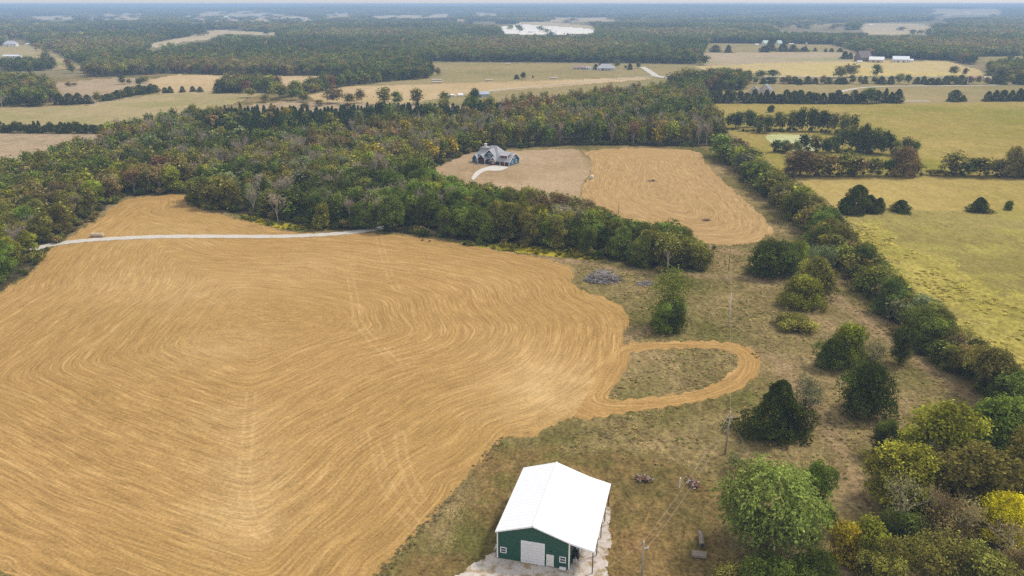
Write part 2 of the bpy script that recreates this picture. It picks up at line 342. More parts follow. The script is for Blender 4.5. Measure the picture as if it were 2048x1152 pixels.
MOW = poly([(-420,840),(0,584),(110,480),(240,400),(378,386),(380,416),(560,456),(745,463),(1000,500),(1140,540),(1185,590),(1262,640),(1255,740),(1165,822),(1035,872),(915,970),(770,1132),(560,1360),(0,1130)])
WORN = [(1080,790,13,1.),(1110,740,10,.6),(485,940,9,.7),(490,1040,9,.8),(470,840,9,.5),(400,580,22,.5),(240,560,20,.4),(620,530,18,.4),(1010,690,12,.35),(330,470,25,.4),(980,560,10,.3),(430,700,14,.5)]
def build_land():
    py = np.arange(1560, 14, -1.7)
    dep = TH + np.arctan((py - 576) / F)
    r = CAMH / np.tan(dep); r = np.concatenate([r, np.geomspace(r[-1] * 1.06, 60000, 24)])
    an = np.radians(np.linspace(-50, 50, 1150))
    RR, AA = np.meshgrid(r, an, indexing='ij'); X = RR * np.sin(AA); Y = RR * np.cos(AA)
    nr, na = X.shape; idx = np.arange(nr * na).reshape(nr, na)
    quads = np.stack([idx[:-1, :-1], idx[:-1, 1:], idx[1:, 1:], idx[1:, :-1]], -1).reshape(-1, 4)[:, ::-1]
    x, y = X.ravel(), Y.ravel(); z = H(x, y)
    cx = x[quads].mean(1); cyy = y[quads].mean(1); d = np.hypot(cx, cyy)
    am = np.clip(d / 320, .35, 3.0)                       # ragged natural edges
    jx = cx + am * (.6 * np.sin(cyy * .9 / am + 1) + .5 * np.sin(cx * 1.7 / am + cyy * .6 / am) + rng.normal(0, .18, cx.shape))
    jy = cyy + am * (.6 * np.sin(cx * .8 / am) + .5 * np.sin(cyy * 1.9 / am - cx * .7 / am) + rng.normal(0, .18, cx.shape))
    zone = np.full(len(quads), -1, np.int16); zone[d > 1150] = -2
    for i, k in enumerate(ORDER):
        a, b = (cx, cyy) if k in ('pond',) else (jx, jy)
        if k in ('tall_grass', 'yard_grass'):
            a = a + 4.5 * np.sin(cyy / 9 + np.sin(cx / 7) * 2) + 2.5 * np.sin(cx / 3.3 + cyy / 4.1) + rng.normal(0, 1.6, cx.shape); b = b + 4 * np.sin(cx / 11 + 2) + 2 * np.sin(cyy / 3.7) + rng.normal(0, 1.6, cx.shape)
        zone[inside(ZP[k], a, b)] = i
    trails = [[(1240,684),(1300,660)], [(1100,515),(1180,530),(1260,548),(1400,553),(1560,560),(1640,575)], [(1630,570),(1700,610),(1790,690),(1880,750),(1960,800)],
      [(1420,497),(1500,510),(1580,530)], [(1165,302),(1176,322),(1183,335)], [(1500,700),(1560,720),(1620,800),(1690,900),(1720,1000)]]
    tracks = [[(757,470),(767,510),(780,550),(795,578)], [(700,552),(712,610),(716,650),(752,690),(795,730)],
      [(503,790),(493,900),(488,960),(495,1040),(530,1075)], [(745,865),(765,955),(795,1010),(830,1050)], [(800,870),(806,930),(840,1000)], [(330,560),(420,600),(520,640)]]
    for zi in (-2, -1, *range(len(ORDER))):
        q = quads[zone == zi]
        if not len(q): continue
        u, inv = np.unique(q, return_inverse=True); q2 = inv.reshape(-1, 4); vx, vy = x[u], y[u]
        name = {-1: 'meadow', -2: 'far_ground'}.get(zi) or ORDER[zi]
        at = {}
        if name in ('hay_field', 'mown_track', 'far_hay_field'):
            if name == 'hay_field': at['mow'] = softdist(MOW, vx, vy, 1.6)
            elif name == 'far_hay_field': at['mow'] = softdist(ZP[name], vx, vy, 4)
            else: at['mow'] = segdist(ZP['track_island'], vx, vy, True)
            t = np.full(vx.shape, 99.)
            if name == 'hay_field':
                for tr in tracks:
                    s = smooth_line(poly(tr)); dd = segdist(s, vx, vy); t = np.minimum(t, np.abs(dd - 1.0))
            wn = np.zeros(vx.shape)
            if name == 'hay_field':
                for a_, b_, r_, k_ in WORN:
                    c_ = P(a_, b_); wn += k_ * np.exp(-((vx - c_[0]) ** 2 + (vy - c_[1]) ** 2) / r_ ** 2)
            at['edge'] = wn
            at['track'] = t * .2
        else:
            t = np.full(vx.shape, 99.)
            if name in ('meadow', 'house_yard', 'track_island'):
                for tr in trails: t = np.minimum(t, segdist(smooth_line(poly(tr)), vx, vy))
            at['trail'] = t * .06
        me = mesh_np(name, np.stack([vx, vy, z[u]], 1), q2, ZM.get(name) or (FARG if name == 'far_ground' else MEADOW), True, at)
        o = put(name, me); o['kind'] = 'structure'
build_land()

def strip(name, line, width, mat, lift=.05, n=3):
    """a lane laid over the land"""
    p = smooth_line(poly(line), n); d = np.gradient(p, axis=0); d /= np.linalg.norm(d, axis=1)[:, None]
    nrm = np.stack([-d[:, 1], d[:, 0]], 1); wv = width * (1 + .12 * np.sin(np.arange(len(p)) * 1.7))[:, None] / 2
    cols = []
    for k in (-1, -.4, .4, 1):
        q = p + nrm * wv * k; cols.append(np.stack([q[:, 0], q[:, 1], H(q[:, 0], q[:, 1]) + lift + (.02 if abs(k) < .9 else 0)], 1))
    V = np.stack(cols, 1).reshape(-1, 3); m = len(p); i = np.arange(m * 4).reshape(m, 4)
    Q = np.stack([i[:-1, :-1], i[:-1, 1:], i[1:, 1:], i[1:, :-1]], -1).reshape(-1, 4)[:, ::-1]
    o = put(name, mesh_np(name, V, Q, mat, True)); o['kind'] = 'structure'; return o
strip('gravel_lane', [(60,500),(100,489),(160,482),(220,478),(320,474),(440,473),(560,472),(640,468),(700,463),(748,457),(790,448)], 4.6, ROADM, .08)
strip('driveway_road', [(1284,134),(1292,138),(1303,146),(1312,153),(1325,156),(1345,157)], 9, ROADM, .3)
strip('farm_lane', [(955,186),(1000,180),(1080,173),(1180,163),(1270,156),(1300,154)], 3.5, ROADM, .2)
strip('east_lane', [(1660,190),(1700,178),(1750,174),(1850,172),(1960,171),(2060,169),(2300,168)], 5, ROADM, .2)
strip('county_road', [(1300,153),(1345,154),(1420,153),(1560,154),(1700,153),(1850,154),(2100,156)], 7, ROADM, .3)
strip('hedge_lane', [(1415,204),(1450,203.5),(1500,203),(1540,203)], 6, ROADM, .2)
strip('pasture_gravel_patch', [(1808,202.5),(1830,202),(1858,202)], 5, ROADM, .2)
dv = poly([(946,352),(952,344),(966,337),(985,331.5),(995,330.5),(1010,333.5),(1019,335),(1010,339),(1003,342),(990,343),(975,342),(964,346),(955,354),(948,362),(942,360)])
o = put('driveway', bpy.data.meshes.new('driveway')); bm = bmesh.new()
bm.faces.new([bm.verts.new((a, b, float(H(a, b)) + .14)) for a, b in smooth_poly(dv, 1)]); bmesh.ops.triangulate(bm, faces=bm.faces); bm.to_mesh(o.data); bm.free()
o.data.materials.append(CONC); o['kind'] = 'structure'
# ------------------------------------------------------------------ mesh builder for built things
class MB:
    def __init__(s): s.v, s.f = [], []
    def add(s, vs, fs):
        b = len(s.v); s.v += [tuple(map(float, q)) for q in vs]; s.f += [tuple(b + i for i in f) for f in fs]; return s
    def box(s, x0, x1, y0, y1, z0, z1):
        return s.add([(x0,y0,z0),(x1,y0,z0),(x1,y1,z0),(x0,y1,z0),(x0,y0,z1),(x1,y0,z1),(x1,y1,z1),(x0,y1,z1)],
                     [(3,2,1,0),(4,5,6,7),(0,1,5,4),(1,2,6,5),(2,3,7,6),(3,0,4,7)])
    def ext(s, pts, y0, y1):
        """outline in x,z pulled along y"""
        n = len(pts)
        return s.add([(a, y0, b) for a, b in pts] + [(a, y1, b) for a, b in pts],
              [tuple(range(n)), tuple(range(2 * n - 1, n - 1, -1))] + [(i, n + i, n + (i + 1) % n, (i + 1) % n) for i in range(n)])
    def extx(s, pts, x0, x1):
        """outline in y,z pulled along x"""
        n = len(pts)
        return s.add([(x0, a, b) for a, b in pts] + [(x1, a, b) for a, b in pts],
              [tuple(range(n - 1, -1, -1)), tuple(range(n, 2 * n))] + [(i, (i + 1) % n, n + (i + 1) % n, n + i) for i in range(n)])
    def slab(s, quad, t):
        """a sheet of thickness t under a quad"""
        q = [Vector(a) for a in quad]; nrm = (q[1] - q[0]).cross(q[-1] - q[0]).normalized()
        if nrm.z < 0: q.reverse(); nrm = -nrm
        n = len(q); lo = [a - nrm * t for a in q]
        return s.add(q + lo, [tuple(range(n)), tuple(range(2 * n - 1, n - 1, -1))] + [(i, n + i, n + (i + 1) % n, (i + 1) % n) for i in range(n)])
    def tube(s, pts, rad, k=6, cap=True):
        pts = [Vector(p) for p in pts]; n = len(pts); b = len(s.v)
        for i, p in enumerate(pts):
            t = (pts[min(i + 1, n - 1)] - pts[max(i - 1, 0)]).normalized()
            u = t.cross(Vector((0.3, 0.9, 0.2)) if abs(t.y) < .9 else Vector((1, 0, 0))).normalized(); v2 = t.cross(u)
            r = rad[i] if hasattr(rad, '__len__') else rad
            for j in range(k):
                a = 2 * math.pi * j / k; s.v.append(tuple(p + u * (math.cos(a) * r) + v2 * (math.sin(a) * r)))
        for i in range(n - 1):
            for j in range(k): s.f.append((b + i*k + j, b + i*k + (j+1) % k, b + (i+1)*k + (j+1) % k, b + (i+1)*k + j))
        if cap: s.f += [tuple(b + j for j in range(k - 1, -1, -1)), tuple(b + (n-1)*k + j for j in range(k))]
        return s
    def build(s, name, mat, parent=None, smooth=False):
        me = bpy.data.meshes.new(name); me.from_pydata(s.v, [], s.f); me.materials.append(mat)
        if smooth: me.polygons.foreach_set('use_smooth', [True] * len(me.polygons))
        bm_ = bmesh.new(); bm_.from_mesh(me); bmesh.ops.recalc_face_normals(bm_, faces=bm_.faces); bm_.to_mesh(me); bm_.free()
        return put(name, me, parent)
def B(x0, x1, y0, y1, z0, z1): return MB().box(x0, x1, y0, y1, z0, z1)

def ribbed(name, c, rough, rib=.3, axis=0, depth=.04, var=.05, metal=0.0):
    m = NT(name, rough, .35); p = m.obj(); sx = m.n('ShaderNodeSeparateXYZ'); m.l(p, sx.inputs[0])
    wv = m.math('FRACT', m.math('MULTIPLY', sx.outputs[axis], 1 / rib))
    h = m.ramp(wv, [(.0, 1.), (.12, 1.), (.2, 0.), (.8, 0.), (.88, 1.)])
    v = m.noise(p, .5, 4); c2 = m.mix(v, tuple(x * (1 - var) for x in c), tuple(min(1, x * (1 + var)) for x in c))
    m.color(m.mix(1., c2, m.ramp(h, [(0., .93), (1., 1.03)]), 'MULTIPLY')); m.bump(h, .8, depth); return m.m
M_GREEN = ribbed('green_metal', (.018, .085, .058), .5, .3)
M_GREENY = ribbed('green_metal_side', (.018, .085, .058), .5, .3, 1)
M_WROOF = ribbed('white_metal_roof', (.77, .78, .795), .45, .9, 1, .03, .05)
M_WHITE = paint('white_trim', (.80, .80, .79)); M_DOORW = ribbed('white_roll_door', (.72, .72, .74), .5, .53, 2, .05, .03)
M_GLASS = paint('window_glass', (.06, .07, .08), .15, .5, .2); M_DARK = paint('dark_metal', (.05, .05, .05)); M_WOOD = paint('grey_wood', (.34, .29, .24), .9, .1, .3, 3)
M_POST = paint('brown_post', (.10, .075, .06), .8); M_CONC = paint('grey_concrete', (.5, .48, .45), .9)
M_LOG = paint('weathered_log', (.25, .205, .165), .95, .05, .6, 3); M_STRAW = paint('baled_hay', (.50, .38, .24), .95, .05, .3, 4)
M_NETW = paint('pale_wrapped_hay', (.68, .62, .55), .8, .1, .15, 3); M_STRIPE = paint('bale_net', (.66, .58, .47), .9, .1, .2, 3)

# ------------------------------------------------------------------ green metal building
def metal_building():
    t = empty('metal_building', (-2.425, 107.589, 0), -.252, 'dark green metal workshop with white gable roof standing on a gravel pad', 'building')
    W, L, e, r = 11.92, 18.59, 5.25, 7.27
    MB().ext([(0, 0), (W, 0), (W, e), (W / 2, r), (0, e)], 0, .12).build('wall', M_GREEN, t)
    MB().ext([(0, 0), (W, 0), (W, e), (W / 2, r), (0, e)], L - .12, L).build('wall', M_GREEN, t)
    B(0, .12, .12, L - .12, 0, e).build('wall', M_GREENY, t); B(W - .12, W, .12, L - .12, 0, e).build('wall', M_GREENY, t)
    B(.12, W - .12, .12, L - .12, 0.0, .1).build('floor_slab', M_CONC, t)
    oh = .35; mt = MB()
    mt.slab([(-.22, -oh, e + .02), (W / 2, -oh, r + .10), (W / 2, L + oh, r + .10), (-.22, L + oh, e + .02)], .1)
    mt.slab([(W / 2, -oh, r + .10), (W + .02, -oh, e + .09), (W + .02, L + oh, e + .09), (W / 2, L + oh, r + .10)], .1)
    rf = mt.build('roof', M_WROOF, t)
    MB().tube([(W / 2, -oh, r + .11), (W / 2, L + oh, r + .11)], .13, 8).build('ridge_cap', M_WHITE, rf)
    pr = MB().slab([(W + .03, -oh, e + .075), (W + 3.95, -oh, 4.46), (W + 3.95, L + oh, 4.46), (W + .03, L + oh, e + .075)], .09).build('porch_roof', M_WROOF, t)
    MB().slab([(W + .1, -oh - .06, e - .02), (W + 3.95, -oh - .06, 4.37), (W + 3.95, -oh - .01, 4.37), (W + .1, -oh - .01, e - .02)], .17).build('fascia', M_WHITE, pr)
    for x, x2 in ((-.03, -.035), (W - .17, W)): MB().box(x, x + .2, -.035, .0, 0, e - .02).box(x2, x2 + .035, 0.001, .2, 0, e - .07).build('corner_trim', M_WHITE, t)
    rk = MB()
    rk.ext([(-.2, e - .16), (-.2, e - .02), (W / 2, r + .04), (W / 2, r - .12)], -oh - .05, -oh - .005); rk.ext([(W, e - .1), (W, e + .03), (W / 2, r + .04), (W / 2, r - .12)], -oh - .05, -oh - .005)
    rk.build('rake_trim', M_WHITE, rf)
    d = B(4.15, 7.75, -.05, -.003, .05, 4.0).build('roll_up_door', M_DOORW, t)
    fr = MB(); fr.box(4.0, 4.15, -.08, -.003, .0, 4.15); fr.box(7.75, 7.9, -.08, -.003, 0, 4.15); fr.box(4.15, 7.75, -.08, -.003, 4.0, 4.15); fr.box(4.15, 7.75, -.09, -.003, 0, .05); fr.build('door_frame', M_WHITE, d)
    d = B(8.33, 9.27, -.05, -.003, .08, 2.15).build('door', paint('cream_door', (.70, .68, .64)), t)
    fr = MB(); fr.box(8.2, 8.33, -.07, -.003, 0, 2.25); fr.box(9.27, 9.4, -.07, -.003, 0, 2.25); fr.box(8.33, 9.27, -.07, -.003, 2.15, 2.25); fr.build('door_frame', M_WHITE, d)
    MB().tube([(8.45, -.12, 1.02), (8.45, -.05, 1.02)], .05, 8).build('handle', M_DARK, d)
    for x in (.55, 10.3):
        wd = MB(); z0, z1, ww = 1.15, 2.25, 1.05
        wd.box(x, x + .12, -.08, -.003, z0, z1); wd.box(x + ww - .12, x + ww, -.08, -.003, z0, z1)
        for a, b in ((z0, z0 + .12), (z1 - .12, z1), (1.66, 1.74)): wd.box(x + .12, x + ww - .12, -.08, -.003, a, b)
        
        wo = wd.build('window', M_WHITE, t)
        B(x + .12, x + ww - .12, -.04, -.003, z0 + .12, z1 - .12).build('pane', M_GLASS, wo)
    MB().box(8.7, 8.95, -.16, -.003, 2.75, 2.95).build('wall_lamp', M_DARK, t)
    for i in range(5):
        y = .0 + i * (L - .2) / 4
        B(W + 3.62, W + 3.77, y, y + .15, 0, 4.42).build('porch_post', M_POST, t)
    B(W + 3.64, W + 3.75, .15, L - .1, 4.1, 4.3).build('porch_beam', M_POST, t)
    return t
mb = metal_building(); MBM = mb.matrix_basis
mb_w = lambda x, y, z=0: tuple(MBM @ Vector((x, y, z)))
def rot_local(name, x, y, label, cat, dz=0, group=None): return empty(name, mb_w(x, y, dz), -.252, label, cat, group)
t = rot_local('utility_box', 10.95, -.55, 'low pale wooden box under the right front window of the green workshop', 'box')
B(-.5, .5, -.25, .3, 0, .42).build('body', M_WOOD, t); B(-.53, .53, -.28, .33, .42, .5).build('lid', M_WHITE, t)
for x, y, sc, lab, mt in ((12.5, 3.3, .8, 'black bag leaning on the green side wall under the lean-to', M_DARK), (12.55, 4.8, .7, 'white bag leaning on the green side wall under the lean-to', M_WHITE), (12.5, 2.0, .55, 'grey sack slumped at the foot of the green side wall', M_CONC)):
    bm = bmesh.new(); bmesh.ops.create_icosphere(bm, subdivisions=3, radius=.6)
    for v in bm.verts:
        n = v.co.normalized(); k = 1 + .16 * math.sin(n.x * 5 + x) + .12 * math.sin(n.y * 7 + n.z * 4)
        v.co = Vector((n.x * .42 * k, n.y * .55 * k, max(-.3, n.z * .55 * k) + .3)) * sc / .6
    me = bpy.data.meshes.new('storage_bag'); bm.to_mesh(me); bm.free(); me.materials.append(mt); o = put('storage_bag', me, None, mb_w(x, y)); tag(o, lab, 'bag')

# ------------------------------------------------------------------ blue house
M_BLUE = ribbed('blue_siding', (.03, .115, .20), .7, .35, 2, .02, .1); M_SHING = paint('grey_shingles', (.33, .325, .345), .9, .1, .22, 1.6)
M_BRICK = paint('brown_siding', (.17, .075, .05), .8, .1, .3, 2); M_GDOOR = paint('brown_garage_door', (.09, .035, .028), .6, .2, .25, 1.5); M_STONE = paint('pale_stone', (.55, .50, .44), .9)
def gable_roof(mb_, c, half, v0, v1, ze, zr, oh=.5, t=.22):
    """roof over a gable that faces the front: ridge along v"""
    s = (zr - ze) / half
    for sg in (-1, 1): mb_.slab([(c, v0, zr), (c + sg * (half + oh), v0, ze - s * oh), (c + sg * (half + oh), v1, ze - s * oh), (c, v1, zr)], t)
def trim_gable(mb_, c, half, v, ze, zr, oh=.5, wd=.38):
    s = (zr - ze) / half
    for sg in (-1, 1):
        a, b = c, c + sg * (half + oh)
        mb_.ext([(a, zr - wd), (a, zr - .02), (b, ze - s * oh - .02), (b, ze - s * oh - wd)], v - .1, v - .005)
def window(parent, x0, x1, z0, z1, v, axis='y', mull=1):
    m = MB(); g = MB(); f = .17
    def bx(M, a, b, c, d, t0, t1):
        if axis == 'y': M.box(a, b, v - t1, v - t0, c, d)
        else: M.box(v + t0, v + t1, a, b, c, d)
    for a, b, c, d in ((x0, x0 + f, z0, z1), (x1 - f, x1, z0, z1), (x0 + f, x1 - f, z0, z0 + f), (x0 + f, x1 - f, z1 - f, z1)): bx(m, a, b, c, d, .004, .12)
    for i in range(mull):
        xm = x0 + (x1 - x0) * (i + 1) / (mull + 1); bx(m, xm - .06, xm + .06, z0 + f, z1 - f, .004, .1)
    o = m.build('window', M_WHITE, parent); bx(g, x0 + f, x1 - f, z0 + f, z1 - f, .004, .05); g.build('pane', M_GLASS, o)
def house():
    a = math.atan2(-.47, .88)
    t = empty('blue_house', (-1.6, 439.3, .0), a, 'large blue house with grey gabled roofs and attached garage in a mown yard', 'house')
    # main block
    B(-24, -8.5, 3, 13, 0, 4.6).build('wall', M_BLUE, t)
    z0, zr = 4.45, 9.4; A = (-24.6, 2.4, z0); Bq = (-7.9, 2.4, z0); C2 = (-7.9, 13.6, z0); D = (-24.6, 13.6, z0); r1 = (-20.2, 8, 7.9); r2 = (-17.2, 8, zr - .9); r3 = (-15.6, 8, zr); r4 = (-12.2, 8, zr)
    rm = MB()
    rm.slab([A, Bq, r4, r3], .2); rm.slab([C2, D, r3, r4], .2); rm.slab([Bq, C2, r4], .2); rm.slab([D, A, r3], .2)
    rm.ext([(-23.9, 4.4), (-14.5, 4.4), (-14.5, 8.3), (-21.3, 8.3)], 5.5, 10.5)
    rf = rm.build('roof', M_SHING, t)
    # left ridge with chimney
    ch = B(-20.6, -19.4, 8.3, 9.3, 7.0, 9.6).build('chimney', M_STONE, rf); B(-20.75, -19.25, 8.15, 9.45, 9.6, 9.85).build('cap', M_WHITE, ch)
    # tall front gable
    def front(c, half, v0, v1, ze, zr_, wall, base=0, name='gable'):
        g = MB().ext([(c - half, base), (c + half, base), (c + half, ze), (c, zr_ - .22), (c - half, ze)], v0, v1).build(name, wall, t)
        m = MB(); gable_roof(m, c, half, v0 - .55, v1 + 2.5, ze, zr_); m.build('roof', M_SHING, g)
        m = MB(); trim_gable(m, c, half, v0 - .56, ze, zr_); m.build('trim', M_WHITE, g)
        return g
    g = front(-13.2, 3.5, 1.5, 6, 4.9, 8.3, M_BLUE)
    window(g, -14.2, -12.2, 4.3, 6.1, 1.5); window(g, -14.4, -12.0, 1.2, 2.9, 1.5, mull=2)
    m = MB().slab([(-16.9, .4, 3.1), (-9.6, .4, 3.1), (-9.6, 1.49, 3.7), (-16.9, 1.49, 3.7)], .15).build('awning', M_SHING, g)
    g = front(-17.2, 2.5, -.8, 3, 3.2, 5.6, paint('porch_shade', (.035, .028, .035), .8))  # open porch built as a solid block, its inner shade put into the colour
    for x in (-19.5, -14.95): B(x - .22, x + .22, -1.25, -.81, 0, 3.1).build('porch_column', M_STONE, g)
    B(-17.9, -16.5, -.86, -.803, 0, 2.3).build('door', M_GDOOR, g)
    g = front(-22.3, 1.9, .8, 3.4, 2.8, 5.0, M_BLUE); window(g, -21.9, -20.9, 1.0, 2.5, .8, mull=0)
    w2 = B(-20.4, -16.5, 1.2, 3, 0, 3.0).build('porch_wall', M_BLUE, t); window(w2, -20.2, -19.75, 1.0, 2.4, 1.2, mull=0)
    g = front(-9.7, 1.5, -.9, 4, 2.9, 4.9, M_BRICK); window(g, -10.5, -8.9, .9, 2.9, -.9, mull=2)
    g2 = B(-12, -8, 1.0, 3, 0, 2.95).build('link_wall', M_BLUE, t)
    # garage wing, gable end to the right
    gp = [(0, 0), (12, 0), (12, 2.75), (8.0, 5.6), (6.9, 6.1), (5.1, 6.1), (4.0, 5.6), (0, 2.75)]
    g = MB().extx(gp, -8.6, 0).build('garage', M_BLUE, t)
    m = MB(); rp = [(-.6, 2.35), (4.0, 5.78), (6.0, 6.45), (8.0, 5.78), (12.6, 2.35)]
    for p, q in zip(rp[:-1], rp[1:]): m.slab([(-8.9, p[0], p[1]), (.55, p[0], p[1]), (.55, q[0], q[1]), (-8.9, q[0], q[1])], .2)
    rg = m.build('roof', M_SHING, g); tr = MB()
    for p, q in zip(rp[:-1], rp[1:]): tr.extx([(p[0], p[1] - .42), (q[0], q[1] - .42), (q[0], q[1] - .03), (p[0], p[1] - .03)], .553, .65)
    tr.build('trim', M_WHITE, g)
    B(-6.3, -1.9, 1.6, 6, 3.2, 5.75).build('dormer', M_BRICK, g)
    MB().slab([(-6.9, 1.0, 5.75), (-1.3, 1.0, 5.75), (-1.3, 6.4, 6.75), (-6.9, 6.4, 6.75)], .2).build('dormer_roof', M_SHING, g)
    B(-6.9, -1.3, .88, .99, 5.45, 5.77).build('dormer_trim', M_WHITE, g); B(-2.15, -1.88, 1.55, 1.8, 3.2, 5.5).build('dormer_corner', M_WHITE, g)
    for x0, x1 in ((-8.3, -5.9), (-5.5, -3.1), (-2.8, -.4)):
        d = B(x0, x1, -.06, -.004, .03, 2.2).build('garage_door', M_GDOOR, g)
        fr = MB(); fr.box(x0 - .15, x0, -.1, -.004, 0, 2.35); fr.box(x1, x1 + .15, -.1, -.004, 0, 2.35); fr.box(x0, x1, -.1, -.004, 2.2, 2.35); fr.build('frame', M_WHITE, d)
    window(g, 3.0, 4.3, .9, 2.5, 0, 'x', 0); window(g, 7.7, 9.0, .9, 2.5, 0, 'x', 0); window(g, 4.9, 7.1, 3.6, 5.0, 0, 'x', 1)
    B(-.02, .03, -.05, .2, 0, 2.5).build('corner_trim', M_WHITE, g)
    B(-18.8, -11.5, -3.2, -1.3, 0, .16).build('porch_slab', CONC, t)
    return t
hs_ = house(); HM = hs_.matrix_basis
for i, (x, y, s) in enumerate([(-21.3, -.6, .8), (-20.2, -1.2, .7), (-15.6, -1.2, .5), (-13.4, -1.4, .5), (-11.7, -2.3, .9)]): pass

# ------------------------------------------------------------------ poles, wires, posts
def pole(px, pyb, ptop, label, arm=True, r=.16, mat=None, lean=(0, 0)):
    b = P(px, pyb); h = hgt(px, pyb, pyb - ptop) if ptop else 9
    t = empty('utility_pole', (b[0], b[1], float(H(*b))), 0, label, 'pole', None)
    MB().tube([(0, 0, -.3), (lean[0] * .5, lean[1] * .5, h * .5), (lean[0], lean[1], h)], [r * 1.15, r, r * .75], 8).build('pole', mat or M_WOOD, t, True)
    if arm:
        MB().box(-.08, .75, -.06, .06, h - 1.15, h - 1.02).build('bracket', M_CONC, t)
        for x, z in ((0, h), (.68, h - 1.02)): MB().tube([(lean[0] + x if x == 0 else x, lean[1], z), (lean[0] + x if x == 0 else x, lean[1], z + .28)], [.09, .06], 6).build('insulator', M_WHITE, t)
    return np.array([b[0] + lean[0], b[1] + lean[1], h + float(H(*b))])
pA = pole(1282, 1170, 1084, 'grey wooden utility pole beside the lean-to of the green workshop')
pB = pole(1450, 905, 822, 'grey wooden utility pole standing in rough grass left of the dark conical cedar', lean=(.25, 0))
pC = pole(1456, 655, 589, 'pale utility pole in the meadow above the looping mown track', arm=False, mat=paint('pale_wood', (.58, .54, .48), .9, .1))
pD = pole(1457, 540, 490, 'thin brown pole at the tip of the far hay field', arm=False, r=.09, mat=M_POST)
pE = pole(1237, 427, 402, 'thin dark pole behind the tree belt at the edge of the far hay field', arm=False, r=.1, mat=M_POST)
pF = pole(1081, 186, 171, 'white pole in the pasture beyond the wood', arm=False, r=.18, mat=M_WHITE)
pG = pole(1239, 166, 148, 'white pole beside the farm lane near the grey roofed farmhouse', arm=False, r=.2, mat=M_WHITE)
pH = pole(1934, 170, 151, 'white pole beside the east lane near the cedars', arm=False, r=.2, mat=M_WHITE)
def wire(a, b, label, sag=1.2, r=.018):
    a, b = Vector(a), Vector(b); pts = []
    for i in range(17):
        k = i / 16; p = a.lerp(b, k); p.z -= sag * 4 * k * (1 - k); pts.append(p)
    c = (a + b) / 2; m = MB(); m.tube([p - c for p in pts], r, 4, False); o = m.build('power_line', M_WIRE); o.location = c; tag(o, label, 'wire')
M_WIRE = paint('aluminium_wire', (.42, .36, .28), .6, .3)
wire(pA + [0, 0, .25], pB + [0, 0, .25], 'upper wire from the pole by the workshop to the pole near the cedar')
wire(pA + [.68, 0, -.8], pB + [.5, 0, -.9], 'lower wire from the pole by the workshop to the pole near the cedar', 1.6)
wire(pB + [0, 0, .2], pC, 'long wire running from the pole near the cedar up to the meadow pole', 1.5)
wire(pC, pD, 'long wire running from the meadow pole to the pole at the far hay field', 1.2)
end = P(1150, 1240); wire(pA + [0, 0, .2], (end[0], end[1], 6), 'wire dropping from the workshop pole toward the gravel pad', .5)
g0 = P(1502, 918); wire(pB - [0, 0, .6], (g0[0], g0[1], .2), 'guy wire slanting down from the pole near the cedar', 0, .02)
b = P(1359, 975); o = empty('marker_post', (b[0], b[1], 0), .2, 'short white post beside the rubble in rough grass', 'post'); MB().tube([(0, 0, -.1), (.05, 0, 2.0)], [.12, .12], 8).build('post', M_WHITE, o); MB().tube([(.05, 0, 2.0), (.05, 0, 2.08)], [.16, .13], 8).build('cap', M_WHITE, o)
for px, py, lab in ((1078, 402, 'white sign board on a stake in the house yard'), (1055, 317, 'small white stake in the yard right of the blue house')):
    b = P(px, py); o = empty('yard_sign', (b[0], b[1], 0), 0, lab, 'sign'); MB().tube([(0, 0, 0), (0, 0, 1.0)], .07, 6).build('stake', M_WOOD, o)
    k = 1. if px > 1070 else .5; MB().box(-.6 * k, .6 * k, -.05, .05, .9, .9 + .9 * k).build('board', M_WHITE, o)

# ------------------------------------------------------------------ bales, brush piles, rubble, logs
def bale(px, py, ang, label, group, mat=M_STRAW, r=.8, L=1.5):
    b = P(px, py) if np.isscalar(px) else px
    m = MB(); n = 20; prof = [(-L / 2, r * .9), (-L / 2 + .07, r), (-L * .2, r * 1.01), (L * .2, r * 1.01), (L / 2 - .07, r), (L / 2, r * .9)]
    m.tube([(p, 0, r) for p, _ in prof], [q for _, q in prof], n)
    t = empty('hay_bale', (b[0], b[1], float(H(*b)) - .03), ang, label, 'hay bale', group); m.build('roll', mat, t, True)
    m2 = MB()
    for x in (-.35, .0, .35): m2.tube([(x * L - .04, 0, r), (x * L + .04, 0, r)], [r * 1.018, r * 1.018], n, False)
    m2.build('twine', M_STRIPE, t)
for i, px in enumerate((187, 195, 203.3)):
    bale(px, 474.5, .05, ('first', 'middle', 'last')[i] + ' round hay bale from the wood in the row beside the gravel lane', 'bales beside the gravel lane', L=1.75, r=.85)
bale(1183, 357, 1.3, 'single pale round bale between the house yard and the far hay field', None, M_NETW, 1.0, 1.7)
ORDN = ['first','second','third','fourth','fifth','sixth','seventh','eighth','ninth','tenth']
for x0, x1, py, nm in ((863, 884, 161, 'upper pair row'), (863, 884, 165.3, 'lower pair row'), (970, 986, 161.5, 'row under the two pasture bushes'), (1100, 1116, 157.5, 'row below the grey farmhouse'), (1009, 1022, 128, 'row against the far wood')):
    n = max(3, int(round((x1 - x0) / (1.6 * 1.75))))
    a, b = P(x0, py), P(x1, py)
    for i in range(n):
        bale(a + (b - a) * (i + .5) / n, None, 0, f'{ORDN[i]} pale bale from the west in the {nm}', 'bale rows in the centre pasture', M_NETW, .85, np.linalg.norm(b - a) / n * .96)
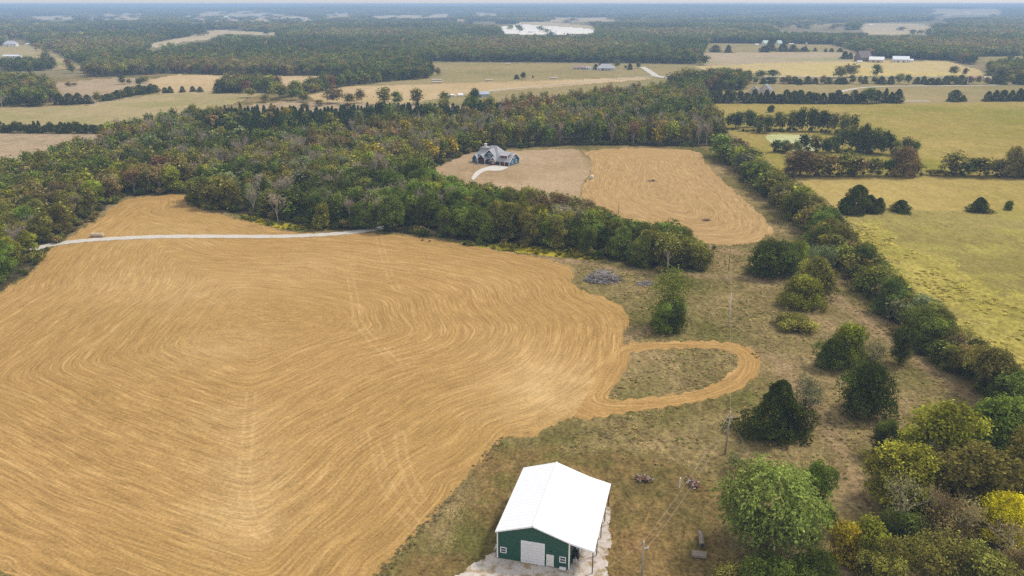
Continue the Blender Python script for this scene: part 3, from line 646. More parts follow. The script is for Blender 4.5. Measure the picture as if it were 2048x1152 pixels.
def sticks(name, px, py, wd, dp, ht, n, label, cat, mats, lmin=2, lmax=5, rad=.07, seed=1):
    b = P(px, py); r_ = random.Random(seed); ms = [MB() for _ in mats]
    for i in range(n):
        a = r_.uniform(0, 6.283); q = math.sqrt(r_.random()); x, y = wd / 2 * q * math.cos(a) * .85, dp / 2 * q * math.sin(a) * .85
        z = ht * max(0, 1 - q ** 1.6) * r_.uniform(.35, 1.05) + .1; L = r_.uniform(lmin, lmax); d = Vector((r_.gauss(0, 1), r_.gauss(0, .8), r_.gauss(0, .3))).normalized()
        k = r_.uniform(.4, 1.3) * rad; mid = Vector((x, y, z)); j = Vector((r_.gauss(0, .15), r_.gauss(0, .15), r_.gauss(0, .1)))
        p0, p1 = mid - d * L / 2, mid + d * L / 2; p0.z = max(p0.z, .05); p1.z = max(p1.z, .05)
        r_.choice(ms).tube([p0, mid + j, p1], [k, k * .85, k * .4], 5)
    t = empty(name, (b[0], b[1], float(H(*b))), 0, label, cat)
    for m_, mat in zip(ms, mats):
        if m_.v: m_.build('branches', mat, t)
M_BL = paint('bleached_branch', (.42, .38, .36), .95, .05, .3, 2); M_BD = paint('dark_branch', (.16, .13, .12), .95, .05, .3, 2); M_BR = paint('red_brush', (.15, .06, .035), .95, .05, .3, 2)
sticks('brush_pile', 1205, 563, 12.5, 8, 3.3, 520, 'large heap of bleached grey branches at the edge of the hay field', 'brush pile', [M_BL, M_BL, M_BD], 1.6, 4.6, .085, 3)
sticks('brush_pile', 1290, 572, 6, 4, 1.0, 70, 'small heap of grey branches behind the lone green tree', 'brush pile', [M_BL, M_BD], 1.5, 4, .08, 4)
sticks('brush_pile', 1605, 652, 9, 5, 1.0, 120, 'low reddish brush heap overgrown with weeds in the meadow', 'brush pile', [M_BR, M_BD, M_BL], 1.2, 3.2, .07, 5)
sticks('brush_pile', 1305, 362, 4, 3, .7, 40, 'upper dark twig heap in the far hay field', 'brush pile', [M_BD], 1, 2.4, .07, 6)
sticks('brush_pile', 1412, 440, 4, 3, .7, 40, 'lower dark twig heap in the far hay field', 'brush pile', [M_BD], 1, 2.4, .07, 8)
def rubble(px, py, wd, label, seed):
    b = P(px, py); r_ = random.Random(seed); t = empty('rubble_pile', (b[0], b[1], 0), r_.uniform(0, 3), label, 'rubble')
    for k, mat in enumerate((paint('pale_rubble', (.30, .255, .235), .9, .1, .3, 4), M_BR, M_LOG)):
        m = MB()
        for i in range((20, 34, 26)[k]):
            x, y = r_.gauss(0, wd / 4.5), r_.gauss(0, wd / 8); s = r_.uniform(.1, .32); z = r_.uniform(0, .35)
            c, q = math.cos(r_.uniform(0, 3)), 0; q = math.sqrt(1 - c * c); L = s * r_.uniform(1, 3.2); t2 = s * .35
            p = [(x + c * u * L / 2 - q * v * s / 2, y + q * u * L / 2 + c * v * s / 2) for u, v in ((-1, -1), (1, -1), (1, 1), (-1, 1))]
            tl = r_.uniform(-.15, .15); m.add([(a, e, z) for a, e in p] + [(a, e, z + t2 + tl * (i2 % 2)) for i2, (a, e) in enumerate(p)], [(3,2,1,0),(4,5,6,7),(0,1,5,4),(1,2,6,5),(2,3,7,6),(3,0,4,7)])
        m.build(('debris', 'scraps', 'boards')[k], mat, t)['kind'] = 'stuff'
rubble(1287, 958, 3.6, 'pale and reddish debris pile behind the white roofed workshop', 2)
rubble(1388, 968, 3.4, 'pale and reddish debris pile beside the silvery green maple', 5)
b = P(1402, 1082); o = empty('log', (b[0], b[1], 0), 1.45, 'hollow grey log lying in the grass beside the big maple', 'log')
m = MB(); m.tube([(-1.9, 0, .55), (-.8, .05, .58), (.6, -.04, .52), (1.8, .1, .5)], [.50, .42, .46, .33], 9); m.build('trunk', M_LOG, o); MB().tube([(-1.93, 0, .55), (-1.9, 0, .55)], .36, 12).build('hollow', M_DARK, o)
b = P(1398, 1110); o = empty('flat_slab', (b[0], b[1], 0), -.15, 'flat pale stone slab on bare ground left of the big maple', 'slab')
MB().add([(-1.3,-.75,0),(1.2,-.8,0),(1.35,.6,0),(-1.1,.8,0),(-1.25,-.7,.35),(1.1,-.72,.3),(1.25,.5,.42),(-1.0,.7,.36)], [(3,2,1,0),(4,5,6,7),(0,1,5,4),(1,2,6,5),(2,3,7,6),(3,0,4,7)]).build('stone', M_LOG, o)

# ------------------------------------------------------------------ far farm buildings
_pc = {}
def pmat(c):
    if c not in _pc: _pc[c] = paint('paint_%d' % len(_pc), c, .7, .15, .1, .2)
    return _pc[c]
WH, TAN, GRY, GRD, REDB, BRN, LGN = (.72,.71,.69), (.58,.50,.40), (.36,.36,.38), (.22,.22,.24), (.40,.13,.09), (.17,.13,.12), (.50,.62,.54)
def barn(name, px, py, wpx, hpx, wall, roof, label, cat, rot=0., depth=.7, rf=.45, hip=False, doors=1, wins=3, lean=None):
    b = P(px, py); k = ppm(b[1]); Wd = wpx / k; Ht = max(2.8, hgt(px, py, hpx) * .92); D = max(5, Wd * depth); ze = Ht * (1 - rf)
    t = empty(name, (b[0], b[1] + D / 2, float(H(*b))), rot, label, cat); hw, hd = Wd / 2, D / 2; WM, RM = pmat(wall), pmat(roof)
    if hip: B(-hw, hw, -hd, hd, 0, ze).build('wall', WM, t)
    else: MB().extx([(-hd, 0), (hd, 0), (hd, ze), (0, Ht - .25), (-hd, ze)], -hw, hw).build('wall', WM, t)
    m = MB(); o_ = .5; q = hw * .45 if hip else hw + .4
    e_ = ze - (Ht - ze) / hd * o_ * .6
    m.slab([(-hw - .4, -hd - o_, e_), (hw + .4, -hd - o_, e_), (q, 0, Ht), (-q, 0, Ht)], .2); m.slab([(hw + .4, hd + o_, e_), (-hw - .4, hd + o_, e_), (-q, 0, Ht), (q, 0, Ht)], .2)
    if hip:
        for s in (-1, 1): m.slab([(s * (hw + .4), -hd - o_, e_), (s * (hw + .4), hd + o_, e_), (s * q, 0, Ht)], .2)
    r_ = m.build('roof', RM, t)
    for i in range(doors):
        x = -hw * .35 + i * Wd * .35; d_ = min(2.8, ze * .8); B(x - d_ * .45, x + d_ * .45, -hd - .06, -hd - .004, 0, d_).build('door', pmat(BRN), t)
    for i in range(wins):
        x = -hw * .8 + i * Wd * .8 / max(1, wins - 1)
        if doors and abs(x + hw * .35) < 1.8: continue
        B(x - .6, x + .6, -hd - .07, -hd - .004, ze * .35, ze * .75).build('window', M_GLASS, t)
    if lean: B(-hw * .6, hw * .6, -hd - 3, -hd - .01, ze - .5, ze - .2).build('porch_roof', RM, t)
    return t
barn('farmhouse', 1213, 141, 36, 14, WH, GRY, 'white farmhouse with grey hipped roof beside the centre pasture', 'house', -.1, .7, .6, True, 1, 5, True)
barn('barn', 1160, 139, 26, 8, (.5,.46,.44), (.33,.22,.22), 'long low barn with dull red roof left of the grey roofed farmhouse', 'barn', .05, .35, .45, False, 2, 3)
barn('shed', 1177, 139.5, 10, 7, WH, GRY, 'small white shed between the red roofed barn and the farmhouse', 'shed', 0, .8, .4, False, 1, 0)
barn('machine_shed', 962, 194, 30, 12, (.34,.38,.45), (.36,.40,.46), 'blue grey metal shed half hidden by trees beyond the pine stand', 'shed', .35, .6, .4, False, 1, 0)
barn('trailer', 902, 194, 9, 6, WH, WH, 'small white trailer parked beyond the pine stand', 'trailer', .2, .5, .2, False, 0, 2)
barn('shed', 920, 192, 9, 5, WH, (.66,.68,.72), 'tiny white shed left of the blue grey shed', 'shed', .3, .7, .5, False, 0, 0)
barn('gabled_house', 1512, 189, 22, 17, TAN, GRD, 'stone gabled house wing with dark roof behind the cedar row', 'house', 1.2, .9, .6, False, 0, 2)
barn('gabled_house', 1534, 188, 26, 20, TAN, GRD, 'taller stone gabled house with dark roof behind the cedar row', 'house', 1.1, .9, .6, False, 0, 2)
barn('hay_barn', 1730, 123, 25, 23, (.18,.14,.13), BRN, 'tall brown barn with steep dark roof left of the white barns', 'barn', .2, .9, .62, False, 2, 0)
barn('barn', 1758, 125, 27, 12, TAN, WH, 'cream walled barn with white roof beside the tall brown barn', 'barn', -.5, .9, .5, False, 2, 0)
barn('barn', 1806, 125, 30, 13, WH, (.66,.69,.74), 'white barn with pale grey roof and side wing in the farm field', 'barn', -.35, .8, .5, False, 2, 2)
barn('shed', 1821, 124.5, 12, 7, WH, WH, 'low white wing at the end of the pale grey roofed barn', 'shed', -.3, .7, .4, False, 1, 0)
barn('shed', 1720, 125, 9, 4, WH, WH, 'tiny white shelter in front of the tall brown barn', 'shed', 0, .6, .4, False, 0, 0)
barn('farmhouse', 1532, 90, 12, 10, (.6,.6,.56), LGN, 'farmhouse with mint green roof left of the tall dark tree', 'house', .3, .9, .6, False, 0, 0)
barn('barn', 1559, 90, 10, 10, (.6,.6,.56), LGN, 'barn with mint green roof right of the tall dark tree', 'barn', .4, .9, .6, False, 0, 0)
barn('shed', 1514, 91, 7, 4, WH, WH, 'small white shed left of the mint green roofs', 'shed', 0, .7, .4, False, 0, 0)
barn('shed', 1583, 91, 9, 5, (.45,.40,.36), TAN, 'small tan shed between the mint roofs and the silo', 'shed', 0, .7, .4, False, 0, 0)
b = P(1611, 99); o = empty('silo', (b[0], b[1], 0), 0, 'tall brownish silo at the edge of the farm field', 'silo'); hh = hgt(1611, 99, 15)
MB().tube([(0, 0, 0), (0, 0, hh * .86)], 2.3, 16).build('drum', pmat((.36, .30, .28)), o, True); MB().tube([(0, 0, hh * .86), (0, 0, hh * .95), (0, 0, hh)], [2.35, 1.6, .2], 16).build('dome', pmat((.42, .36, .33)), o, True)
barn('farmhouse', 18, 93, 24, 12, WH, (.42,.44,.48), 'white farmhouse with grey roof on the hill meadow', 'house', .15, .6, .5, True, 1, 4)
barn('shed', 22, 116, 34, 7, WH, (.62,.65,.70), 'long white open fronted shed below the hill farmhouse', 'shed', -.05, .3, .35, False, 3, 0)
barn('shed', 55, 90, 7, 4, WH, WH, 'small white shed right of the hill farmhouse', 'shed', 0, .7, .4, False, 0, 0)
barn('barn', 17, 70, 12, 7, REDB, REDB, 'red barn among trees above the hill farmhouse', 'barn', .2, .7, .5, False, 0, 0)
barn('shed', 60, 68, 5, 4, WH, WH, 'tiny white shed right of the red barn', 'shed', 0, .7, .4, False, 0, 0)
barn('bungalow', 1949, 161, 20, 10, WH, (.45,.26,.22), 'low house with dull red roof among cedars by the county road', 'house', .1, .6, .5, False, 1, 3)
barn('bungalow', 1976, 161, 14, 9, TAN, TAN, 'low tan house right of the red roofed house by the county road', 'house', .1, .7, .5, False, 1, 2)
barn('greenhouse_tunnel', 1536, 165, 12, 6, (.62,.70,.55), (.66,.74,.60), 'pale green roofed shelter among trees above the gabled house', 'shed', .1, .7, .5, False, 0, 0)
for i, (x, y, ww, hh_, wc, rc, lab) in enumerate([(316, 40, 14, 5, WH, WH, 'white barn on the far farm hill beside a wood'), (346, 41, 6, 5, WH, GRY, 'small white house on the far hill edge'), (310, 45, 7, 4, WH, GRY, 'grey roofed shed below the white barn on the far hill'),
    (452, 36, 8, 4, WH, WH, 'white far farm shed left of its neighbours'), (464, 37, 8, 5, WH, GRY, 'white far farmhouse with grey roof'), (503, 34, 7, 4, TAN, GRY, 'tan far farmhouse on the pale hill pasture'), (517, 33, 8, 5, WH, WH, 'white far barn on the pale hill pasture'), (526, 36, 6, 4, WH, GRY, 'grey roofed far shed at the east end of the hill farm'),
    (168, 33, 8, 4, TAN, GRY, 'grey roofed far house left of the tan hill field'), (132, 34, 6, 4, WH, WH, 'tiny white far house by the left strip field'), (188, 32, 5, 3, WH, WH, 'tiny white far shed on the tan hill field'), (1062, 65, 9, 4, WH, WH, 'white shed in front of the pale quarry'),
    (1742, 51, 7, 3, WH, WH, 'white far shed on the ridge field'), (1842, 51, 6, 4, WH, GRY, 'grey roofed far house right of the ridge field'), (1936, 30, 9, 3, WH, WH, 'white far house on the distant slope'), (1378, 36, 5, 4, WH, WH, 'tiny white far house in the blue woods'), (1406, 56, 5, 4, WH, GRY, 'tiny far house left of the pasture strip'),
    (1155, 42, 8, 3, (.4,.2,.16), (.4,.2,.16), 'reddish far barn behind the quarry'), (984, 41, 6, 3, TAN, TAN, 'tan far shed left of the quarry'), (670, 29, 7, 3, WH, WH, 'white far house on the small strip field')]):
    barn('far_building', x, y, ww, hh_, wc, rc, lab, 'farm building', .2 * (i % 5 - 2), .7, .5, False, 0, 0)
# ------------------------------------------------------------------ tree prototypes
def leaf_mat(name, inst):
    m = NT(name, .85, .0)
    a = m.attr('tint', 'INSTANCER').outputs['Color'] if inst else m.n('ShaderNodeObjectInfo').outputs['Color']
    tn = m.attr('tone').outputs['Fac']
    hue = m.n('ShaderNodeHueSaturation'); m.l(a, hue.inputs['Color'])
    m.l(m.ramp(tn, [(0., .488), (1., .506)]), hue.inputs['Hue'])
    col = m.mix(1., hue.outputs[0], m.ramp(tn, [(0., .38), (.4, .8), (.75, 1.4), (1., 2.3)]), 'MULTIPLY')
    m.color(col)
    tr = m.n('ShaderNodeBsdfTranslucent'); m.l(col, tr.inputs['Color']); mx = m.n('ShaderNodeMixShader'); mx.inputs[0].default_value = .35
    m.l(m.b.outputs[0], mx.inputs[1]); m.l(tr.outputs[0], mx.inputs[2]); m.l(mx.outputs[0], m.t.nodes['Material Output'].inputs[0])
    return m.m
LEAF, LEAFI = leaf_mat('leaves', False), leaf_mat('leaves_in_wood', True)
BARK = paint('bark', (.15, .12, .09), .95, .05, .3, 2); PALE = paint('pale_bark', (.43, .36, .27), .95, .05, .25, 1.5)

def unit(v): return v / np.maximum(np.linalg.norm(v, axis=-1, keepdims=True), 1e-9)
def rhombs(c, nrm, L, Wd, rg, along=None):
    """leaf-shaped faces: centres, normals, lengths, widths"""
    n = len(c); t = along if along is not None else rg.normal(size=(n, 3)); t = unit(t - (t * nrm).sum(1, keepdims=True) * nrm); b = np.cross(nrm, t)
    L = L[:, None]; Wd = Wd[:, None]; up = nrm * L * .12
    V = np.stack([c - t * L * .5, c + b * Wd * .5 + t * L * .05 + up, c + t * L * .5, c - b * Wd * .5 + t * L * .05 + up], 1)
    return V.reshape(-1, 3), np.arange(n * 4).reshape(n, 4)
def crown_leafy(seed, h=12., w=10., base=.12, lobes=18, clumps=420, per=7, leaf=.5, spread=.55, flat=.0, spray=0., lobe_r=(.17, .28), topheavy=0., skirt=0):
    rg = np.random.default_rng(seed)
    cz = h * (base + (1 - base) * .5); rz = h * (1 - base) * .5
    d = unit(rg.normal(size=(lobes, 3)));
    rad = rg.uniform(*lobe_r, lobes) * w
    q = rg.uniform(.45, 1.0, lobes)[:, None] ** .6
    sx = max(.1, w / 2 - rad.mean()); c = d * q * np.array([sx, sx * rg.uniform(.85, 1.1), max(.3, rz - rad.mean() * .75)]) + [0, 0, cz]
    c[:, :2] *= (1 + topheavy * (c[:, 2:] - cz) / rz)
    c = np.vstack([c, [[0, 0, cz + rz * .25]]]); rad = np.append(rad, w * .26); nl = len(c)
    if skirt:
        a = np.arange(skirt) * 6.283 / skirt + rg.uniform(0, .7, skirt); q = rg.uniform(.24, .34, skirt) * w
        c = np.vstack([c, np.stack([np.cos(a) * q, np.sin(a) * q, h * rg.uniform(.10, .26, skirt)], 1)]); rad = np.append(rad, rg.uniform(.13, .19, skirt) * w); nl = len(c)
    k = rg.choice(nl, clumps, p=rad ** 2 / (rad ** 2).sum())
    dd = unit(rg.normal(size=(clumps, 3)) + [0, 0, .25]); dd[:, 2] = np.where(dd[:, 2] < -.55, -dd[:, 2], dd[:, 2]); dd = unit(dd)
    lump = 1 + .14 * np.sin(dd[:, 0] * 6 + k) * np.sin(dd[:, 1] * 7 + k * 2)
    rr = rad[k] * lump * (1 - .45 * rg.random(clumps) ** 2.2)
    p = c[k] + dd * rr[:, None] * np.array([1, 1, .85])
    p[:, 2] = np.maximum(p[:, 2], h * base * .35 + rg.random(clumps) * .4)
    lt = rg.uniform(.15, .72, nl); tone_c = np.clip(lt[k] + rg.normal(0, .16, clumps), 0, 1)
    ax = unit(dd * [1, 1, .5] + [0, 0, -.45]) if spray else None
    C, N, T, A = [], [], [], []
    for j in range(per):
        off = rg.normal(size=(clumps, 3)) * spread * leaf * 1.3
        if spray: off = ax * (rg.uniform(-.2, 1, (clumps, 1)) * spray) + rg.normal(size=(clumps, 3)) * .13
        C.append(p + off); N.append(unit(dd * .8 + rg.normal(size=(clumps, 3)) * .55 + [0, 0, .45])); T.append(np.clip(tone_c + rg.normal(0, .12, clumps), 0, 1))
        A.append((ax if spray else rg.normal(size=(clumps, 3))) + rg.normal(size=(clumps, 3)) * .3)
    C, N, T, A = np.vstack(C), np.vstack(N), np.concatenate(T), np.vstack(A)
    L = leaf * rg.uniform(.65, 1.4, len(C)); V, Fc = rhombs(C, N, L, L * rg.uniform(.5, .8, len(C)), rg, A)
    return V, Fc, T, c, rad
def crown_cone(seed, h=9., w=6., n=2600, leaf=.55, prof=.8, base=.02, ragged=.25, tiers=0):
    rg = np.random.default_rng(seed); z = rg.random(n) ** 1.25; ph = rg.uniform(0, 6.283, n)
    R_ = (1 - z) ** prof * np.clip(z * 7 + .75, 0, 1) * w / 2
    lump = 1 + ragged * (np.sin(ph * 2 - z * 5 + seed * 1.7) * .5 + np.sin(ph * 3 + z * 9 + seed) * .5 + np.sin(ph * 7 - z * 21 + seed * 2) * .35 + np.sin(ph * 2 + seed) * .4 * (1 - z))
    if tiers: lump *= 1 - .28 * ((z * tiers + np.sin(ph * 2 + seed) * .3) % 1)
    r = R_ * lump * (1 - .5 * rg.random(n) ** 2) + .06
    dirv = np.stack([np.cos(ph), np.sin(ph), np.zeros(n)], 1)
    c = dirv * r[:, None] + np.stack([np.zeros(n), np.zeros(n), h * (base + (1 - base) * z)], 1)
    c[:, 0] += .3 * np.sin(seed) * z * w / 6
    N = unit(dirv * .8 + rg.normal(size=(n, 3)) * .5 + [0, 0, .45]); A = dirv * .7 + [0, 0, .5] + rg.normal(size=(n, 3)) * .35
    L = leaf * rg.uniform(.6, 1.4, n); V, Fc = rhombs(c, N, L, L * rg.uniform(.35, .6, n), rg, A)
    T = np.clip(.4 + .25 * np.sin(ph * 5 + z * 17) * rg.random(n) + rg.normal(0, .15, n), 0, 1)
    return V, Fc, T
def wood_mesh(name, limbs, mat, sides=6):
    m = MB()
    for pts, rad in limbs: m.tube(pts, rad, sides, False)
    me = bpy.data.meshes.new(name); me.from_pydata(m.v, [], m.f); me.polygons.foreach_set('use_smooth', [True] * len(me.polygons)); me.materials.append(mat); return me
def trunk_for(seed, h, w, lobes, base, mat, sides=6, r0=.26):
    r_ = random.Random(seed); fork = h * max(.16, base * .9); L = [([(0, 0, -.4), (.05, .02, fork * .5), (.1, -.05, fork), (.05, .1, h * .62)], [r0 * 1.3, r0, r0 * .85, r0 * .3])]
    for c in lobes:
        a = Vector((.08, 0, fork * r_.uniform(.7, 1.5))); b = Vector(c); mid = a.lerp(b, .5) + Vector((0, 0, -.06 * h * r_.random())); L.append(([a, mid, b], [r0 * .5, r0 * .3, r0 * .1]))
    return wood_mesh('trunk', L, mat, sides)
def bare(seed, h=14., w=8., depth=4, sides=5, r0=.24, twig=.9, ntw=5, leaves=0, upright=.55, kids=(2, 4), tw_w=.07):
    r_ = random.Random(seed); limbs = []; tips = []
    def grow(p, d, L, r, lev):
        n = 3; pts = [p]; q = p.copy(); dd = d.copy()
        for i in range(n):
            dd = (dd + Vector((r_.gauss(0, .12), r_.gauss(0, .12), r_.gauss(.05, .08)))).normalized(); q = q + dd * (L / n); pts.append(q.copy())
        rad = [r * (1 - .42 * i / n) for i in range(n + 1)]; limbs.append((pts, rad))
        if lev >= 2: tips.extend((pts[i], dd.copy()) for i in range(1, n + 1))
        if lev >= depth: return
        for i in range(r_.randint(*kids) + (1 if lev == 0 else 0)):
            s = pts[-1] if i == 0 else pts[r_.randint(1, n)]; ax = Vector((r_.gauss(0, 1), r_.gauss(0, 1), 0)).normalized()
            nd = (dd * upright + ax * r_.uniform(.35, .75) + Vector((0, 0, .28))).normalized(); grow(s, nd, L * r_.uniform(.55, .8), r * .55, lev + 1)
    grow(Vector((0, 0, -.3)), Vector((r_.gauss(0, .06), r_.gauss(0, .06), 1)).normalized(), h * .36, r0, 0)
    zz = max(p[-1].z for p, _ in limbs); xx = max(max(abs(p[-1].x), abs(p[-1].y)) for p, _ in limbs); sz, sx = h * .96 / zz, w * .48 / xx
    fx = lambda p: Vector((p.x * sx, p.y * sx, p.z * sz if p.z > 0 else p.z))
    limbs = [([fx(p) for p in ps], rd) for ps, rd in limbs]
    tr = wood_mesh('trunk', limbs, PALE, sides)
    rg = np.random.default_rng(seed); t = np.array([fx(p) for p, _ in tips]); d = np.array([tuple(b) for _, b in tips]); t = np.repeat(t, ntw, 0); d = np.repeat(d, ntw, 0)
    dv = unit(d + rg.normal(size=d.shape) * .6 + [0, 0, .2]); L = twig * rg.uniform(.5, 1.4, len(t)); N = unit(rg.normal(size=d.shape))
    V, Fc = rhombs(t + dv * L[:, None] * .5, unit(N - (N * dv).sum(1, keepdims=True) * dv), L, np.full(len(t), tw_w), rg, dv); T = rg.uniform(.25, .75, len(t))
    if leaves:
        k = rg.integers(0, len(t), leaves); c = t[k] + rg.normal(size=(leaves, 3)) * .5; Ll = rg.uniform(.25, .6, leaves) * (twig / .9) ; V2, F2 = rhombs(c, unit(rg.normal(size=(leaves, 3)) + [0, 0, .5]), Ll, Ll * .6, rg)
        Fc = np.vstack([Fc, F2 + len(V)]); V = np.vstack([V, V2]); T = np.concatenate([T, rg.uniform(.3, .9, leaves)])
    return V, Fc, T, tr
def proto(tag_, crown, trunk, h, w): return dict(name=tag_, crown=crown, trunk=trunk, h=h, w=w)
PR = {}
def mk_leafy(key, seeds, sides=6, pale=False, mat=None, **kw):
    PR[key] = []
    for s in seeds:
        V, Fc, T, c, rad = crown_leafy(s, **kw); me = mesh_np('crown', V, Fc, mat or LEAF, False, None, {'tone': T})
        h, w_ = kw.get('h', 12.), kw.get('w', 10.); PR[key].append(proto(key, me, trunk_for(s, h, w_, c[:10] if sides > 4 else c[:5], kw.get('base', .12), PALE if pale else BARK, sides), h, w_))
mk_leafy('leafy_near', range(1, 9), clumps=2300, per=7, leaf=.35, lobes=20, base=.06, skirt=8, lobe_r=(.11, .24))
mk_leafy('leafy_mid', range(11, 19), sides=4, clumps=620, per=6, leaf=.66, lobes=16, base=.08, lobe_r=(.13, .25), skirt=6)
mk_leafy('thin_mid', range(31, 35), sides=5, pale=True, clumps=150, per=6, leaf=.6, lobes=16, base=.25, spread=.9)
mk_leafy('thin_near', range(36, 39), sides=5, clumps=520, per=6, leaf=.34, lobes=18, base=.1, spread=.9)
mk_leafy('maple', [41], h=15., w=20., base=.05, clumps=3000, per=8, leaf=.42, lobes=34, lobe_r=(.09, .16), spray=1.5)
mk_leafy('dome_near', range(45, 49), h=7., w=11., base=.0, clumps=2000, per=7, leaf=.32, lobes=15, lobe_r=(.09, .21), skirt=7)
mk_leafy('shrub_near', range(51, 55), h=4., w=5.5, base=.0, clumps=800, per=7, leaf=.28, lobes=12, lobe_r=(.14, .26), skirt=7)
mk_leafy('umbrella_near', range(61, 64), h=9., w=10., base=.3, clumps=1200, per=7, leaf=.38, lobes=20, topheavy=.35, lobe_r=(.13, .22))
def mk_cone(key, seeds, **kw):
    PR[key] = []
    for s in seeds:
        V, Fc, T = crown_cone(s, **kw); me = mesh_np('crown', V, Fc, LEAF, False, None, {'tone': T}); h, w_ = kw['h'], kw['w']
        PR[key].append(proto(key, me, wood_mesh('trunk', [([(0, 0, -.3), (0, 0, h * .45), (.0, .0, h * .9)], [.2, .13, .03])], BARK, 5), h, w_))
mk_cone('cedar_near', range(71, 74), h=9., w=7., n=9000, leaf=.40, prof=.55, ragged=.42)
mk_cone('cedar_cone', [74], h=9., w=7., n=11000, leaf=.36, prof=.74, ragged=.5)
mk_cone('cedar_mid', range(75, 80), h=9., w=7., n=1700, leaf=.8, prof=.48, ragged=.42)
mk_cone('pine_mid', range(81, 86), h=11., w=6.5, n=900, leaf=1.05, prof=.72, ragged=.3, tiers=6)
def mk_bare(key, seeds, **kw):
    PR[key] = []
    for s in seeds:
        V, Fc, T, tr = bare(s, **kw); me = mesh_np('crown', V, Fc, LEAF, False, None, {'tone': T}); PR[key].append(proto(key, me, tr, kw.get('h', 14.), kw.get('w', 8.)))
mk_bare('bare_mid', range(91, 96), depth=4, sides=4, r0=.27, twig=1.1, ntw=1, leaves=160, tw_w=.12)
mk_bare('bare_near', range(96, 99), h=7., w=7., depth=4, sides=4, r0=.15, twig=.7, ntw=2, leaves=330, upright=.35, kids=(2, 4), tw_w=.035)
# coarse ones for the woods that read as one mass
def inst_objs(prefix, gens):
    col = bpy.data.collections.new(prefix); out = []
    for i, (V, Fc, T) in enumerate(gens):
        o = bpy.data.objects.new('%s_%02d' % (prefix, i), mesh_np(prefix, V, Fc, LEAFI, False, None, {'tone': T})); col.objects.link(o)
    return col
def bare_i(s, **kw):
    V, Fc, T, tr = bare(s, **kw); n = len(tr.vertices); co = np.empty(n * 3, np.float32); tr.vertices.foreach_get('co', co); f2 = np.array([p.vertices[:] for p in tr.polygons])
    return np.vstack([V, co.reshape(-1, 3)]), np.vstack([Fc, f2 + len(V)]), np.concatenate([T, np.full(len(f2), .85)])
C_WOOD = inst_objs('wood_tree', [crown_leafy(s, clumps=150, per=5, leaf=1.15, lobes=14, base=.08, lobe_r=(.15, .27))[:3] for s in range(101, 108)] + [bare_i(s, depth=3, sides=3, r0=.34, twig=1.5, ntw=2, leaves=50, tw_w=.18) for s in range(111, 114)]
                   + [crown_cone(s, h=11., w=6.5, n=420, leaf=1.4, prof=.7, ragged=.3, tiers=5) for s in range(121, 124)])
C_FAR = inst_objs('far_tree', [crown_leafy(s, clumps=38, per=4, leaf=2.3, lobes=9, base=.05, lobe_r=(.18, .3))[:3] for s in range(131, 137)])
C_TUFT = inst_objs('weed_tuft', [crown_leafy(s, h=.8, w=1.3, base=0, clumps=26, per=4, leaf=.34, lobes=6, lobe_r=(.15, .3))[:3] for s in range(141, 146)])
C_BUSH = inst_objs('bush', [crown_leafy(s, h=4., w=5., base=0, clumps=130, per=5, leaf=.7, lobes=9, lobe_r=(.16, .3))[:3] for s in range(151, 156)])

def scatter(name, col, pts, scl, tint, idx, label, cat):
    """stuff: trees set on points by geometry nodes, each with its own size, turn and colour"""
    n = len(pts); me = bpy.data.meshes.new(name); me.vertices.add(n); me.vertices.foreach_set('co', np.asarray(pts, np.float32).ravel())
    a = me.attributes.new('scl', 'FLOAT_VECTOR', 'POINT'); a.data.foreach_set('vector', np.asarray(scl, np.float32).ravel())
    rot = np.zeros((n, 3), np.float32); rot[:, 2] = rng.uniform(0, 6.283, n); a = me.attributes.new('rot', 'FLOAT_VECTOR', 'POINT'); a.data.foreach_set('vector', rot.ravel())
    a = me.attributes.new('idx', 'INT', 'POINT'); a.data.foreach_set('value', np.asarray(idx, np.int32))
    t4 = np.ones((n, 4), np.float32); t4[:, :3] = tint; a = me.attributes.new('tint', 'FLOAT_COLOR', 'POINT'); a.data.foreach_set('color', t4.ravel())
    o = put(name, me); g = bpy.data.node_groups.new(name, 'GeometryNodeTree')
    g.interface.new_socket('Geometry', in_out='INPUT', socket_type='NodeSocketGeometry'); g.interface.new_socket('Geometry', in_out='OUTPUT', socket_type='NodeSocketGeometry')
    N = g.nodes.new; gi, go, ip, ci = N('NodeGroupInput'), N('NodeGroupOutput'), N('GeometryNodeInstanceOnPoints'), N('GeometryNodeCollectionInfo')
    ci.inputs['Collection'].default_value = col; ci.inputs['Separate Children'].default_value = True; ci.inputs['Reset Children'].default_value = True
    ip.inputs['Pick Instance'].default_value = True
    def na(nm, ty): x = N('GeometryNodeInputNamedAttribute'); x.data_type = ty; x.inputs['Name'].default_value = nm; return x.outputs['Attribute']
    L = g.links.new; L(gi.outputs[0], ip.inputs['Points']); L(ci.outputs[0], ip.inputs['Instance']); L(na('idx', 'INT'), ip.inputs['Instance Index']); L(na('scl', 'FLOAT_VECTOR'), ip.inputs['Scale']); L(na('rot', 'FLOAT_VECTOR'), ip.inputs['Rotation']); L(ip.outputs[0], go.inputs[0])
    md = o.modifiers.new('scatter', 'NODES'); md.node_group = g; o['kind'] = 'stuff'; tag(o, label, cat); return o

